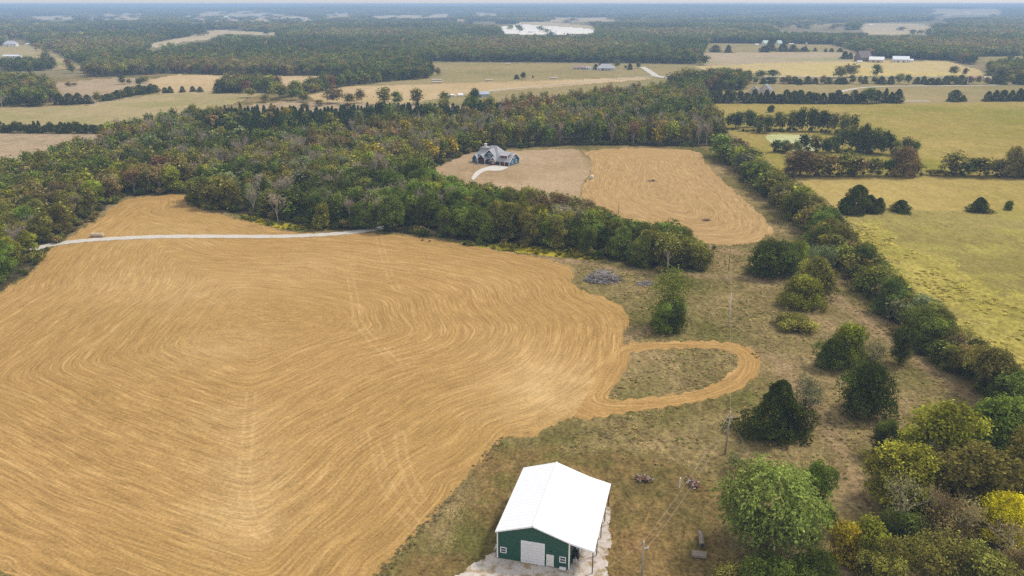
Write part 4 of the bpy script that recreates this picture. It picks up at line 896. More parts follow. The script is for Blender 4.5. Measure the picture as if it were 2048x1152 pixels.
# ------------------------------------------------------------------ tree colours
TC = {'dark green': (.092,.115,.018), 'deep green': (.118,.140,.026), 'mid green': (.165,.200,.032), 'fresh green': (.205,.265,.040), 'olive green': (.260,.240,.048), 'yellow green': (.315,.325,.034),
  'brownish olive': (.29,.225,.078), 'russet brown': (.31,.18,.075), 'grey green': (.235,.25,.11), 'golden yellow': (.48,.37,.03), 'bright yellow': (.86,.80,.02), 'silvery green': (.235,.285,.066),
  'pale grey': (.36,.295,.21), 'tan grey': (.33,.27,.12), 'black green': (.074,.092,.014), 'pine green': (.085,.118,.030)}
def vary(c, r_, k=.16):
    b = 1 + r_.uniform(-k, k); return tuple(max(0, x * b * (1 + r_.uniform(-.07, .07))) for x in c)
TR = []       # every single tree: dict(kind, key, x, y, w, h, colour, region, label)
tr_rnd = random.Random(5)
def T(kind, key, px, pyb, wpx, hpx, colour, region, label=None, raw=False):
    b = P(px, pyb); k = ppm(b[1])
    TR.append(dict(kind=kind, key=key, x=b[0], y=b[1], w=wpx if raw else wpx / k, h=hpx if raw else max(1.2, hgt(px, pyb, hpx)), c=colour, region=region, label=label, px=px))
D, CE, BA, PI, SH = 'deciduous_tree', 'cedar_tree', 'bare_tree', 'pine_tree', 'shrub'
# near the workshop and the thicket
T(D, 'maple', 1532, 1098, 236, 176, 'silvery green', 'x', 'large silvery green maple with drooping sprays beside the workshop yard')
T(D, 'leafy_near', 1618, 1052, 105, 140, 'fresh green', 'x', 'tall light green crown rising behind the silvery maple')
T(CE, 'cedar_cone', 1550, 862, 132, 106, 'black green', 'x', 'dark conical cedar with rusty tip right of the second utility pole')
T(SH, 'thin_near', 1606, 842, 80, 98, 'grey green', 'x', 'feathery grey green shrub touching the dark conical cedar')
T(CE, 'shrub_near', 1732, 826, 130, 98, 'black green', 'x', 'broad rounded black green cedar standing alone above the thicket')
T(SH, 'shrub_near', 1662, 735, 84, 56, 'dark green', 'x', 'low dark bush at the foot of the yellow green bush near the track bend')
T(SH, 'shrub_near', 1694, 727, 92, 78, 'yellow green', 'x', 'yellow green rounded bush beside the mown track bend')
T(SH, 'thin_near', 1742, 738, 62, 62, 'grey green', 'x', 'wispy grey green bush between the yellow green bush and the hedgerow')
T(D, 'leafy_near', 1799, 727, 50, 90, 'deep green', 'x', 'narrow deep green tree standing in front of the hedgerow')
T(SH, 'shrub_near', 1545, 548, 122, 66, 'dark green', 'x', 'broad dark green bush right of the far hay field tip')
T(SH, 'shrub_near', 1592, 540, 60, 62, 'yellow green', 'x', 'yellow tinged bush at the right end of the broad dark bush')
T(SH, 'shrub_near', 1602, 613, 96, 60, 'yellow green', 'x', 'front yellow green bush of the pair in the meadow beside the hedgerow')
T(SH, 'shrub_near', 1630, 594, 88, 76, 'olive green', 'x', 'taller olive bush with russet flecks at the back of the meadow pair')
T(SH, 'thin_near', 1640, 545, 70, 62, 'grey green', 'x', 'dull grey green bush above the tall yellow green bush')
T(D, 'leafy_near', 1324, 664, 54, 62, 'fresh green', 'x', 'front lower green tree of the lone pair beside the hay field')
T(D, 'thin_near', 1332, 648, 100, 120, 'mid green', 'x', 'taller loose crowned green tree of the lone pair beside the hay field')
T(SH, 'shrub_near', 1352, 663, 50, 56, 'deep green', 'x', 'dark bush at the foot of the lone pair beside the hay field')
T(SH, 'shrub_near', 1590, 655, 95, 24, 'olive green', 'x', 'low weedy bush over the reddish brush heap')
for x, y, w_, h_, c, key, lab in [(1868, 950, 175, 170, 'yellow green', 'leafy_near', 'broad golden green tree at the top of the thicket'), (1800, 1008, 150, 125, 'yellow green', 'leafy_near', 'golden green tree at the open side of the thicket'),
    (1988, 930, 140, 145, 'fresh green', 'leafy_near', 'bright green tree at the upper right of the thicket'), (1930, 1022, 215, 140, 'olive green', 'leafy_near', 'wide olive tree in the middle of the thicket'),
    (2050, 1010, 140, 150, 'olive green', 'leafy_near', 'olive tree at the right edge behind the bright yellow tree'), (1845, 985, 60, 110, 'grey green', 'leafy_near', 'slim grey green tree between the golden and the wide olive trees'),
    (1770, 905, 60, 75, 'deep green', 'leafy_near', 'small deep green tree at the upper tip of the thicket'), (2010, 1085, 125, 112, 'bright yellow', 'leafy_near', 'bright yellow tree at the right of the thicket'),
    (2075, 935, 120, 130, 'fresh green', 'leafy_near', 'green tree at the picture edge below the hedgerow')]:
    T(D, key, x, y, w_, h_, c, 'x', lab)
for x, y, w_, h_, c, key, lab in [(1722, 1118, 92, 88, 'yellow green', 'shrub_near', 'vine covered yellow green bush right of the maple'), (1690, 1120, 80, 78, 'golden yellow', 'shrub_near', 'golden bush between the maple and the vine covered bush'),
    (1765, 1160, 130, 80, 'olive green', 'shrub_near', 'olive bush at the lower edge below the vine covered bush'), (1850, 1150, 150, 95, 'olive green', 'thin_near', 'loose olive bush at the lower edge of the thicket'),
    (1530, 1185, 150, 70, 'mid green', 'shrub_near', 'mid green bush under the maple at the lower edge'), (1630, 1180, 130, 75, 'dark green', 'shrub_near', 'dark green bush under the maple near the golden bush'),
    (1960, 1175, 170, 70, 'olive green', 'shrub_near', 'wide olive bush at the bottom right corner'), (2045, 1170, 110, 60, 'brownish olive', 'shrub_near', 'brown olive bush in the bottom right corner'),
    (1890, 1090, 120, 90, 'brownish olive', 'thin_near', 'brownish thin bush between the bare shrubs'), (1800, 1095, 110, 70, 'deep green', 'shrub_near', 'deep green bush below the left bare shrub'), (1470, 935, 40, 34, 'grey green', 'thin_near', 'small grey bush just behind the silvery maple'), (1460, 1180, 90, 46, 'olive green', 'shrub_near', 'low olive bush at the lower edge left of the maple')]:
    T(SH, key, x, y, w_, h_, c, 'x', lab)
for x, y, w_, h_, lab in [(1795, 1068, 95, 115, 'bare brown shrub with pale limbs below the golden green tree'), (1925, 1100, 105, 105, 'bare grey shrub left of the bright yellow tree'), (2010, 1140, 110, 88, 'bare pale shrub below the bright yellow tree'), (1868, 1075, 80, 100, 'thin bare shrub between the two golden trees and the grey shrub')]:
    T(BA, 'bare_near', x, y, w_, h_, 'tan grey', 'x', lab)
# hedgerow down the right side
HL = smooth_line(poly([(1442,312),(1500,352),(1545,398),(1605,445),(1650,492),(1715,556),(1775,620),(1845,682),(1910,735),(1985,790),(2070,850),(2200,930)]), 2)
seg = np.linalg.norm(np.diff(HL, axis=0), axis=1); cum = np.concatenate([[0], np.cumsum(seg)])
s_ = 0.
while s_ < cum[-1]:
    q = np.array([np.interp(s_, cum, HL[:, 0]), np.interp(s_, cum, HL[:, 1])]); near = s_ / cum[-1]
    for side in (0, 1, 2) if q[1] > 170 else (0, 1):
        o_ = (tr_rnd.uniform(-2.5, .2), tr_rnd.uniform(2, 4.5), tr_rnd.uniform(6, 9.5))[side]; w_ = tr_rnd.uniform(6.5, 13) * (1 if side == 0 else .85) * (1.2 if q[1] > 270 else 1); h_ = w_ * tr_rnd.uniform(.62, .85) + 1.2
        c = tr_rnd.choices(['olive green','brownish olive','yellow green','mid green','grey green','deep green','fresh green'], [4, 1.6, 2, 4, .8, 1.8, 1.5])[0]
        key = 'leafy_near' if tr_rnd.random() < .62 else ('thin_near' if tr_rnd.random() < .6 else 'umbrella_near')
        TR.append(dict(kind=D, key=key, x=q[0] + o_ * .8 + tr_rnd.uniform(-.5, .5), y=q[1] + o_ * .6, w=w_, h=h_, c=c, region='in the hedgerow along the right pasture', label=None, px=None))
    s_ += tr_rnd.uniform(5.2, 8.0)
# cedars and bushes on the pasture fences
for x, y, w_, h_, lab in [(1713, 426, 62, 54, 'tall dark cedar in the middle of its clump on the pasture fence'), (1690, 427, 42, 32, 'low dark cedar left of the tall cedar on the pasture fence'), (1738, 426, 40, 34, 'dark cedar filling the right of the tall cedar clump'), (1757, 424, 28, 27, 'small cone cedar just right of the cedar clump'), (1800, 425, 40, 24, 'low rounded cedar alone on the pasture fence'), (1957, 424, 40, 29, 'neat conical cedar alone far along the pasture fence')]:
    T(CE, 'cedar_near', x, y, w_, h_, 'dark green', 'x', lab)
T(SH, 'shrub_near', 2016, 420, 20, 18, 'mid green', 'x', 'tiny green bush at the right end of the pasture fence'); T(SH, 'shrub_near', 1541, 224, 17, 14, 'deep green', 'x', 'lone round bush in the upper right pasture')
T(SH, 'shrub_near', 1556, 230, 14, 6, 'brownish olive', 'x', 'low brown weeds beside the lone round bush')
# pond grove
for x, y, w_, h_ in [(1572,262,40,34),(1592,262,36,38),(1612,262,40,46),(1634,263,42,46),(1655,264,40,42),(1676,268,40,40),(1695,276,36,42),(1690,300,44,44),(1712,303,46,50),(1735,305,46,52),(1758,307,46,52),(1775,309,34,40),(1800,310,34,36),(1620,303,40,34),(1641,304,34,30),(1662,306,36,34),(1560,305,36,22),(1585,306,34,22),(1530,268,36,30),(1548,264,34,34),(1510,262,40,34),(1490,256,40,32),(1468,258,36,30),(1820,312,34,34)]:
    for q in (-.24, .24): T(D, 'shrub_near' if tr_rnd.random() < .75 else 'leafy_near', x + q * w_ + tr_rnd.uniform(-3, 3), y + tr_rnd.uniform(-1.5, 1.5), w_ * .74, h_ * tr_rnd.uniform(.85, 1.1), tr_rnd.choice(['olive green','mid green','deep green','deep green','dark green']), 'in the grove around the green pond')
# hedge between the pastures
for x, y, w_, h_, c in [(1600,350,70,56,'brownish olive'),(1632,350,44,42,'olive green'),(1660,351,50,44,'brownish olive'),(1690,351,52,46,'olive green'),(1718,351,46,40,'brownish olive'),(1745,351,40,36,'olive green'),(1773,352,34,34,'deep green'),(1806,352,60,60,'brownish olive'),(1832,352,34,26,'olive green'),(1905,353,52,46,'olive green'),(1935,353,40,34,'deep green'),(1965,354,56,38,'olive green'),(1992,354,40,34,'brownish olive'),(2025,355,58,58,'olive green'),(2052,355,50,56,'brownish olive'),(2085,355,56,50,'olive green'),(1862,351,26,12,'brownish olive'),(1880,352,26,12,'olive green'),(2120,355,60,52,'olive green')]:
    T(D, 'shrub_near' if tr_rnd.random() < .7 else 'leafy_near', x, y, w_ * 1.1, h_, c, 'in the hedge between the right pastures')
# cedar rows on the right
x = 1408
while x < 1800:
    w_ = tr_rnd.uniform(17, 25)
    if abs(x - 1735) > 12: T(CE, tr_rnd.choice(['cedar_mid', 'cedar_mid', 'pine_mid', 'leafy_mid']), x, 206 + tr_rnd.uniform(-.5, .5), w_ * 1.15, tr_rnd.uniform(19, 29), tr_rnd.choice(['dark green', 'dark green', 'deep green', 'black green']), 'in the dark row above the right pasture')
    x += w_ * .68
T(D, 'leafy_mid', 1735, 206, 38, 33, 'fresh green', 'x', 'single bright green tree inside the dark cedar row')
for x, w_, h_ in [(1909,30,23),(1927,14,13),(1975,26,20),(1990,24,22),(2006,24,22),(2022,24,22),(2038,26,25),(2052,28,25),(2070,26,24),(2092,26,22)]:
    T(CE, tr_rnd.choice(['cedar_mid', 'pine_mid']), x, 202.5, w_, h_, 'dark green', 'in the eastern clumps above the right pasture')
x = 1492
while x < 2120:
    big = tr_rnd.random(); cw = tr_rnd.uniform(13, 24); c = big < .6
    T(CE if c else D, 'cedar_mid' if c else 'leafy_mid', x, 168.5 - max(0, (1600 - x) * .02) + tr_rnd.uniform(-1, 1), cw, tr_rnd.uniform(13, 21) * (1.0 if x > 1750 else .85), tr_rnd.choice(['dark green', 'deep green']) if c else tr_rnd.choice(['olive green', 'brownish olive', 'mid green']), 'in the broken row along the county road')
    x += tr_rnd.uniform(9, 21)
for x, y, w_, h_, c in [(1702,154,34,28,'olive green'),(1680,156,34,24,'olive green'),(1752,153,26,24,'mid green'),(1908,151,22,20,'brownish olive'),(1930,152,14,16,'russet brown'),(2000,160,36,30,'grey green'),(1520,157,30,16,'mid green'),(1545,155,30,16,'mid green'),(1480,160,34,20,'brownish olive'),(1443,165,40,30,'olive green'),(1418,168,40,32,'brownish olive'),(1395,172,40,32,'olive green'),(1370,172,44,36,'olive green'),(1468,170,30,24,'golden yellow'),(1350,176,40,34,'olive green')]:
    T(D, 'leafy_mid', x, y, w_, h_, c, 'beside the county road beyond the wood')
for x, y, w_, h_, k in [(1456,105,14,15,0),(1430,104,22,14,0),(1395,112,26,20,1),(1370,124,30,24,1),(1410,130,26,20,1),(1355,110,26,18,1),(1540,102,22,26,0),(1528,104,22,12,0),(1565,103,24,16,0),(1586,103,18,14,0),(1608,103,22,9,0),(1630,103,8,8,0),(1651,104,8,7,0),(1663,104,10,8,0),(1680,104,12,8,0),(1689,118,16,16,0),(1700,118,12,13,0),(1745,108,20,14,1),(1790,116,30,14,1),(1835,118,26,16,1)]:
    T(D if k else CE, 'leafy_mid' if k else 'cedar_mid', x, y, w_, h_, 'mid green' if k else 'dark green', 'around the far farm fields')
for x, y, w_, h_, c in [(1033,158,12,9,'dark green'),(1047,158,15,14,'deep green'),(1066,157,6,6,'brownish olive'),(1192,139,11,11,'dark green'),(1209,133,24,16,'dark green'),(1233,136,14,17,'grey green'),(1260,139,12,12,'dark green'),(1276,137,12,14,'deep green'),(1251,138,7,8,'deep green'),(876,152,14,16,'brownish olive')]:
    T(CE if c == 'dark green' else D, 'cedar_mid' if c == 'dark green' else 'leafy_mid', x, y, w_, h_, c, 'around the grey roofed farmhouse')
# left: cedar row, fence trees
x = -30
while x < 215:
    T(CE, tr_rnd.choice(['cedar_mid', 'pine_mid', 'leafy_mid']), x, 263.5 + x * .02, tr_rnd.uniform(15, 21), tr_rnd.uniform(17, 25), tr_rnd.choice(['dark green', 'deep green']), 'in the straight row between the left fields'); x += tr_rnd.uniform(8.5, 11.5)
for x, y, w_, h_ in [(330,185,14,11),(341,185,14,13),(365,184,13,12),(386,183,13,11),(400,184,13,11),(437,186,22,20),(455,185,24,14),(472,185,20,12),(120,209,24,22),(140,209,24,22),(158,208,24,22),(176,208,22,18)]:
    T(CE, 'cedar_mid', x, y, w_, h_, 'dark green', 'on the left pasture fences')
for i in range(15):
    k = i / 14; T(CE if i % 3 else D, 'cedar_mid' if i % 3 else 'leafy_mid', 198 + k * 110 + tr_rnd.uniform(-3, 3), 204 - k * 21, tr_rnd.uniform(14, 22), tr_rnd.uniform(12, 20), 'dark green' if i % 3 else 'olive green', 'in the diagonal hedge between the left fields')
for x, y, w_, h_, c in [(246,169,18,18,'dark green'),(258,168,14,10,'olive green'),(300,186,26,16,'deep green'),(138,174,16,10,'brownish olive'),(150,173,12,8,'brownish olive'),(280,172,20,16,'mid green'),(290,166,20,14,'olive green')]:
    T(D, 'leafy_mid', x, y, w_, h_, c, 'on the brown left field')
for x, y, w_, h_, c in [(500,196,30,18,'olive green'),(530,205,24,14,'brownish olive'),(560,200,40,30,'olive green'),(590,201,30,22,'mid green'),(610,204,30,20,'olive green'),(665,206,44,32,'brownish olive'),(700,208,30,24,'olive green'),(720,205,24,26,'brownish olive'),(770,208,36,34,'olive green'),(795,209,30,26,'mid green'),(832,209,34,32,'olive green'),(890,208,28,26,'mid green'),(950,206,30,30,'dark green'),(640,211,26,12,'brownish olive'),(610,215,24,10,'olive green'),(695,214,24,10,'brownish olive'),(570,222,20,8,'olive green')]:
    T(D, 'leafy_mid', x, y, w_, h_, c, 'at the scrub clearing beyond the pines')
T(BA, 'bare_mid', 5, 216, 22, 30, 'pale grey', 'x', 'pale dead tree at the left end of the far left pasture')

# ------------------------------------------------------------------ the woods
WOODP = ZP['wood_floor']; PINEP = poly([(395,272),(440,240),(480,234),(560,234),(640,234),(740,230),(860,228),(960,228),(1010,228),(1000,244),(930,262),(860,268),(800,262),(700,284),(600,292),(500,298),(430,292)])
def to_px(x, y, z=0.):
    zz = z - CAMH; zc = y * C_ - zz * S_; return 1024 + F * x / zc, 576 - F * (y * S_ + zz * C_) / zc
def grid_in(pl, sp, jit=.36):
    lo, hi = pl.min(0), pl.max(0); gx, gy = np.meshgrid(np.arange(lo[0], hi[0], sp), np.arange(lo[1], hi[1], sp * .9)); gx = gx + (np.arange(gx.shape[0]) % 2)[:, None] * sp * .5
    x, y = gx.ravel() + rng.uniform(-jit, jit, gx.size) * sp, gy.ravel() + rng.uniform(-jit, jit, gx.size) * sp
    m = inside(pl, x, y); return x[m], y[m]
def pick(names, wts, v):
    """trees of a kind stand together: pick along a smooth noise with some scatter"""
    u = min(.999, max(0., .5 + .34 * v + tr_rnd.gauss(0, .16))); acc = 0.; tot = sum(wts)
    for nme, q in zip(names, wts):
        acc += q / tot
        if u < acc: return nme
    return names[-1]
BR = poly([(700,455),(850,473),(960,486),(1150,504),(1270,538),(1408,542),(1402,498),(1330,476),(1250,452),(1180,424),(1100,402),(1010,388),(930,372),(860,362),(790,390),(730,430)])
wx, wy = grid_in(WOODP, 7.0)
px_, py_ = to_px(wx, wy); vis = (px_ > -420) & (px_ < 2300) & (py_ < 1100); wx, wy, px_, py_ = wx[vis], wy[vis], px_[vis], py_[vis]
inb = inside(BR, wx, wy); inp = inside(PINEP, wx, wy)
yard_d = np.minimum(segdist(ZP['house_yard'], wx, wy, True), segdist(ZP['far_hay_field'], wx, wy, True)); ok = (yard_d > 4.0) & ~inside(ZP['house_yard'], wx, wy) & ~inside(ZP['far_hay_field'], wx, wy)
hay_d = segdist(ZP['hay_field'], wx, wy, True); ok &= (hay_d > 5.0) & ~inside(ZP['hay_field'], wx, wy)
clump = np.sin(wx / 31 + 1.2) * np.sin(wy / 43) + .6 * np.sin(wx / 13 - wy / 17)
for i in np.nonzero(ok)[0]:
    x, y, px, py = wx[i], wy[i], px_[i], py_[i]; r = tr_rnd.random(); cl = clump[i]
    if not inp[i] and tr_rnd.random() < .16: continue
    if inp[i] and r < .9:
        kd, key, c, h, w_, rg_ = PI, 'pine_mid', 'pine green', tr_rnd.uniform(8.5, 12.5), tr_rnd.uniform(5.5, 7.5), 'in the dark pine stand'
    elif inb[i]:
        rg_ = 'in the tree belt below the blue house'; lft = np.clip((1200 - px) / 300, 0, 1)
        h = tr_rnd.uniform(10, 13) + 4.0 * lft * tr_rnd.random(); w_ = tr_rnd.uniform(7, 14); kd = D; key = 'leafy_near'
        c = pick(['deep green','mid green','fresh green','olive green','yellow green','brownish olive'], [1.8, 3.2, 1.8 + 2.2 * lft, 2.6, .8, .6], cl)
        if r < .05: kd, key, c = BA, 'bare_mid', 'pale grey'
    elif px < 250 and py > 300:
        rg_ = 'in the wood at the left end of the gravel lane'; kd = D; key = 'leafy_near'; h = tr_rnd.uniform(8.5, 12.5); w_ = tr_rnd.uniform(7.5, 11.5)
        c = pick(['deep green','mid green','fresh green','olive green','yellow green','golden yellow','brownish olive'], [1.6, 3, 1.2, 3.4, 2.2, .15, .6], cl)
        if r < .09: kd, key, c = BA, 'bare_mid', 'pale grey'
    elif py > 292 or px < 620:
        rg_ = 'in the wood behind the gravel lane'; kd = D; key = 'leafy_mid'; h = tr_rnd.uniform(9.5, 14); w_ = tr_rnd.uniform(6, 14)
        c = pick(['deep green','mid green','grey green','olive green','yellow green','golden yellow','brownish olive','russet brown'], [2.6, 3.0, .8, 5.0, 1.3, .2, 1.8, .22], cl)
        pb = .22 if (450 < px < 960 and py > 265) else .13
        if r < pb: kd, key, c = BA, 'bare_mid', 'pale grey'; h *= 1.12; w_ *= .8
        elif r < pb + .12: key = 'thin_mid'
    else:
        rg_ = 'in the wood behind the blue house'; kd = D; key = 'leafy_mid'; h = tr_rnd.uniform(11, 16.5); w_ = tr_rnd.uniform(6, 13)
        c = pick(['deep green','mid green','grey green','olive green','yellow green','golden yellow','brownish olive','russet brown'], [2.8, 2.6, .7, 5.0, 1.0, .25, 2.0, .3], cl)
        pb = .34 if (py > 262 and px > 830) else .16
        if r < pb: kd, key, c = BA, 'bare_mid', 'pale grey'; w_ *= .75
        elif r < pb + .16: key = 'thin_mid'
    TR.append(dict(kind=kd, key=key, x=x, y=y, w=w_, h=h, c=c, region=rg_, label=None, px=px))
YV = np.array([(868,346),(905,321),(945,304),(1160,299),(1182,335),(1162,388),(1130,378),(1100,374),(1085,372),(1062,372),(1045,366),(1030,376),(1015,372),(995,366),(975,362),(955,362),(935,362),(900,352)], float)
FV = np.array([(1163,305),(1290,297),(1390,300),(1420,340),(1540,452),(1512,485),(1440,492),(1415,470),(1395,452),(1330,424),(1300,442),(1240,424),(1200,398),(1162,388)], float)
def clears(t):
    for _ in range(6):
        px, py = to_px(t['x'], t['y'], t['h']); hw = t['w'] * .5 * ppm(t['y']); mx_, my_ = to_px(t['x'], t['y'], t['h'] * .62); q = np.array([px - hw, px, px + hw, mx_ - hw, mx_, mx_ + hw]); r = np.array([py] * 3 + [my_] * 3)
        if not (inside(YV, q, r).any() or inside(FV, q, r).any()): return True
        t['h'] *= .84; t['w'] *= .93
    return t['h'] > 3
TR = [t for t in TR if t['region'] == 'x' or t['y'] > 445 or t['y'] < 250 or clears(t)]
for t in TR:
    t['d'] = math.hypot(t['x'], t['y'])
    if t['px'] is None: t['px'] = float(to_px(t['x'], t['y'])[0])
# what the frame shows: the largest 300 of a kind stay single trees
CAP = {D: 296, BA: 120, PI: 150, CE: 200, SH: 80}
single, mass = [], []
for kd in CAP:
    L = [t for t in TR if t['kind'] == kd]
    def shown(t):
        top = to_px(t['x'], t['y'], t['h'])[1]; half = t['w'] / 2 * ppm(t['y']); return -half < t['px'] < 2048 + half and top < 1152
    def score(t): return (t['label'] is not None) * 1e6 + shown(t) * 1e4 + (t['region'] != 'x' and t['key'] in ('cedar_mid',)) * 10 + ppm(t['y']) * t['h']
    L = [t for t in L if shown(t)] if kd in (CE, SH) else L
    L.sort(key=score, reverse=True)
    for i, t in enumerate(L): (single if i < CAP[kd] and shown(t) else mass).append(t)
def ordw(n): return ORDN[n - 1] if n <= 10 else '%d%s' % (n, 'th' if 10 <= n % 100 <= 20 else {1: 'st', 2: 'nd', 3: 'rd'}.get(n % 10, 'th'))
NOUN = {D: 'leafy tree', BA: 'bare tree', PI: 'pine', CE: 'cedar', SH: 'bush'}
groups = {}
for t in single:
    if t['label'] is None: groups.setdefault((t['region'], t['c'], t['kind']), []).append(t)
for (rg_, c, kd), L in groups.items():
    L.sort(key=lambda t: t['px'])
    for i, t in enumerate(L):
        cc = 'leafless ' + c if kd == BA else c
        noun = 'tree' if kd in (D, BA) else NOUN[kd]
        t['label'] = f"{cc} {noun} {rg_}, {ordw(i + 1)} such from its west end" if len(L) > 1 else f"the only {cc} {noun} {rg_}"
        while len(t['label'].split()) > 16: t['label'] = t['label'].replace(' its west end', ' west') if 'its west end' in t['label'] else t['label'].replace(' the ', ' ', 1)
for t in single:
    if t['key'] == 'shrub_near' and t['w'] > 8: t['key'] = 'dome_near'
    ps = PR[t['key']]; p = ps[tr_rnd.randrange(len(ps))]; col = vary(TC[t['c']], tr_rnd)
    e_ = empty(t['kind'], (t['x'], t['y'], float(H(t['x'], t['y']))), 0, t['label'], {D: 'tree', BA: 'bare tree', PI: 'pine tree', CE: 'cedar tree', SH: 'shrub'}[t['kind']], None if t['region'] == 'x' else NOUN[t['kind']] + 's ' + t['region'])
    e_.scale = (t['w'] / p['w'], t['w'] / p['w'] * tr_rnd.uniform(.9, 1.1), t['h'] / p['h']); e_.rotation_euler.z = tr_rnd.uniform(0, 6.283)
    for part in ('trunk', 'crown'):
        o = put(part, p[part], e_)
        if part == 'crown': o.color = (*col, 1)
# the rest of the near woods as one mass
def mass_idx(t):
    if t['kind'] == BA: return 7 + tr_rnd.randrange(3), 14., 8.
    if t['kind'] in (PI, CE): return 10 + tr_rnd.randrange(3), 11., 6.5
    return tr_rnd.randrange(7), 12., 10.
if mass:
    ii = [mass_idx(t) for t in mass]
    scatter('woodland', C_WOOD, [(t['x'], t['y'], float(H(t['x'], t['y']))) for t in mass], [(t['w'] / b, t['w'] / b, t['h'] / a) for t, (_, a, b) in zip(mass, ii)],
            np.array([vary(TC[t['c']], tr_rnd) for t in mass]), [a for a, _, _ in ii], 'mixed green, brown and bare woodland filling the ground behind the hay fields', 'woodland')
# mid-distance copses and the far woods
FARP = poly([(-1500,16.5),(3400,16.5),(3400,150),(2300,150),(2048,148),(1985,150),(1972,142),(1955,134),(1902,121),(1795,119),(1740,112),(1712,103),(1668,89),(1416,86),(1402,104),(1400,124),(1388,128),(1160,125),(860,123),(828,129),(800,136),(700,152),(650,152),(440,150),(350,147),(240,152),(110,160),(40,150),(-1500,150)])
Z['hill_house_view'] = [(2,79),(62,79),(62,95),(2,95)]; Z['hill_shed_view'] = [(2,107),(44,107),(44,119),(2,119)]; ZP['hill_house_view'] = poly(Z['hill_house_view']); ZP['hill_shed_view'] = poly(Z['hill_shed_view'])
excl = ['hill_house_view', 'hill_shed_view'] + [k for k in ORDER if k in ('right_far_pasture','left_hill_field','wood_clearing','hill_farm_field','hill_farm_pasture','quarry','quarry_bank','quarry_far_field','ridge_field','ridge_strip','far_left_strip','far_mid_strip','far_right_strip','far_edge_field','far_small_strip','far_hill_strip','far_wood_gap','far_slope_field')]
fx, fy = [], []; d = 960.
while d < 24000:
    s = max(8.5, d / 165.); n = int(math.radians(84) * d / s); a = np.radians(np.linspace(-42, 42, n)) + rng.uniform(-.42, .42, n) * s / d; dd = d + rng.uniform(-.42, .42, n) * s
    fx.append(dd * np.sin(a)); fy.append(dd * np.cos(a)); d += s * .95
fx, fy = np.concatenate(fx), np.concatenate(fy); m = inside(FARP, fx, fy)
for k in excl:
    keep = rng.random(len(fx)) < (.05 if 'hill_farm' in k else .012); m &= ~inside(ZP[k], fx, fy) | keep; zpx = np.array(Z[k], float)
    for hz_ in (5., 11., 17.):
        tx, ty = to_px(fx, fy, hz_ + H(fx, fy)); m &= ~inside(zpx, tx, ty) | keep
dx = np.hypot(fx, fy); gap = np.sin(fx / 310 + 2) * np.sin(fy / 470) + .5 * np.sin(fx / 120 - fy / 190); m &= ~((gap > np.where(dx > 2700, .46, .8)) & (dx > 2300)); fx, fy = fx[m], fy[m]
COPSE = [[(-400,216),(0,213),(108,212),(112,196),(104,178),(60,168),(0,166),(-400,166)], [(548,199),(610,192),(690,173),(790,161),(858,157),(866,150),(850,136),(800,140),(720,160),(650,174),(600,187)], [(430,186),(540,187),(562,184),(545,173),(450,173)],
  [(1975,156),(2048,168),(2300,170),(2300,130),(2048,134),(1978,142)], [(1345,190),(1400,186),(1490,180),(1500,164),(1440,158),(1380,162),(1340,172)], [(10,143),(100,141),(108,135),(60,132),(0,135)]]
for c in COPSE:
    x, y = grid_in(poly(c), 8.5); fx = np.concatenate([fx, x]); fy = np.concatenate([fy, y])
dx = np.hypot(fx, fy); n = len(fx); sp = np.maximum(8.5, dx / 165.)
autumn = .5 + .5 * np.sin(fx / 140 + 1.3) * np.sin(fy / 210) + rng.normal(0, .17, n); front = (dx < 1500)
pal = np.array([TC['dark green'], TC['deep green'], TC['mid green'], TC['olive green'], TC['brownish olive'], TC['russet brown'], TC['yellow green']])
k = np.clip((autumn * 4.4).astype(int), 0, 4); k = np.where(rng.random(n) < .05, 5, k); k = np.where((rng.random(n) < .04) & front, 6, k)
tint = pal[k] * rng.uniform(.75, 1.25, (n, 1)) * rng.uniform(.92, 1.08, (n, 3))
hh = rng.uniform(9, 15, n) * np.clip(sp / 10, 1, 1.5) ** .5; ww = sp * rng.uniform(1.15, 1.75, n)
near = dx < 1500
pts = np.stack([fx, fy, H(fx, fy)], 1)
scatter('far_woods', C_WOOD, pts[near], np.stack([ww, ww, hh * 10 / 12], 1)[near] / 10, tint[near], rng.integers(0, 7, near.sum()), 'copses and wood edge of green and brown trees beyond the pastures', 'woods')
scatter('distant_forest', C_FAR, pts[~near], np.stack([ww, ww, hh * 10 / 12], 1)[~near] / 10, tint[~near], rng.integers(0, 6, (~near).sum()), 'hazy blue green forest covering the hills up to the horizon', 'forest')
# undergrowth along the wood edges
ux, uy = [], []
for pl in (WOODP, smooth_line(poly([(1442,318),(1500,360),(1545,406),(1605,452),(1650,500),(1715,566),(1775,628),(1845,692),(1910,745),(1985,800),(2070,860)]), 1), poly([(1590,350),(1700,351),(1850,352)]), poly([(1885,353),(2000,355),(2140,355)]), poly([(1450,262),(1530,267),(1600,263),(1680,268),(1700,280)]), poly([(1555,306),(1660,306),(1780,310),(1830,312)])):
    s2 = np.vstack([pl, pl[:1]]) if pl is WOODP else pl   # closed outline or open line
    for a, b in zip(s2[:-1], s2[1:]):
        L = np.linalg.norm(b - a); n = int(L / 3.0) + 1; q = a + (b - a) * rng.random((n, 1)); ux.append(q[:, 0] + rng.normal(0, 1.8, n)); uy.append(q[:, 1] + rng.normal(0, 1.8, n) + 1.5)
ux, uy = np.concatenate(ux), np.concatenate(uy); m = (uy > 60) & (uy < 900) & (np.abs(ux) < 500); ux, uy = ux[m], uy[m]
ok = ~inside(ZP['hay_field'], ux, uy) & ~inside(ZP['house_yard'], ux, uy) & ~inside(ZP['far_hay_field'], ux, uy); ux, uy = ux[ok], uy[ok]; n = len(ux); sc = rng.uniform(.3, .8, n)
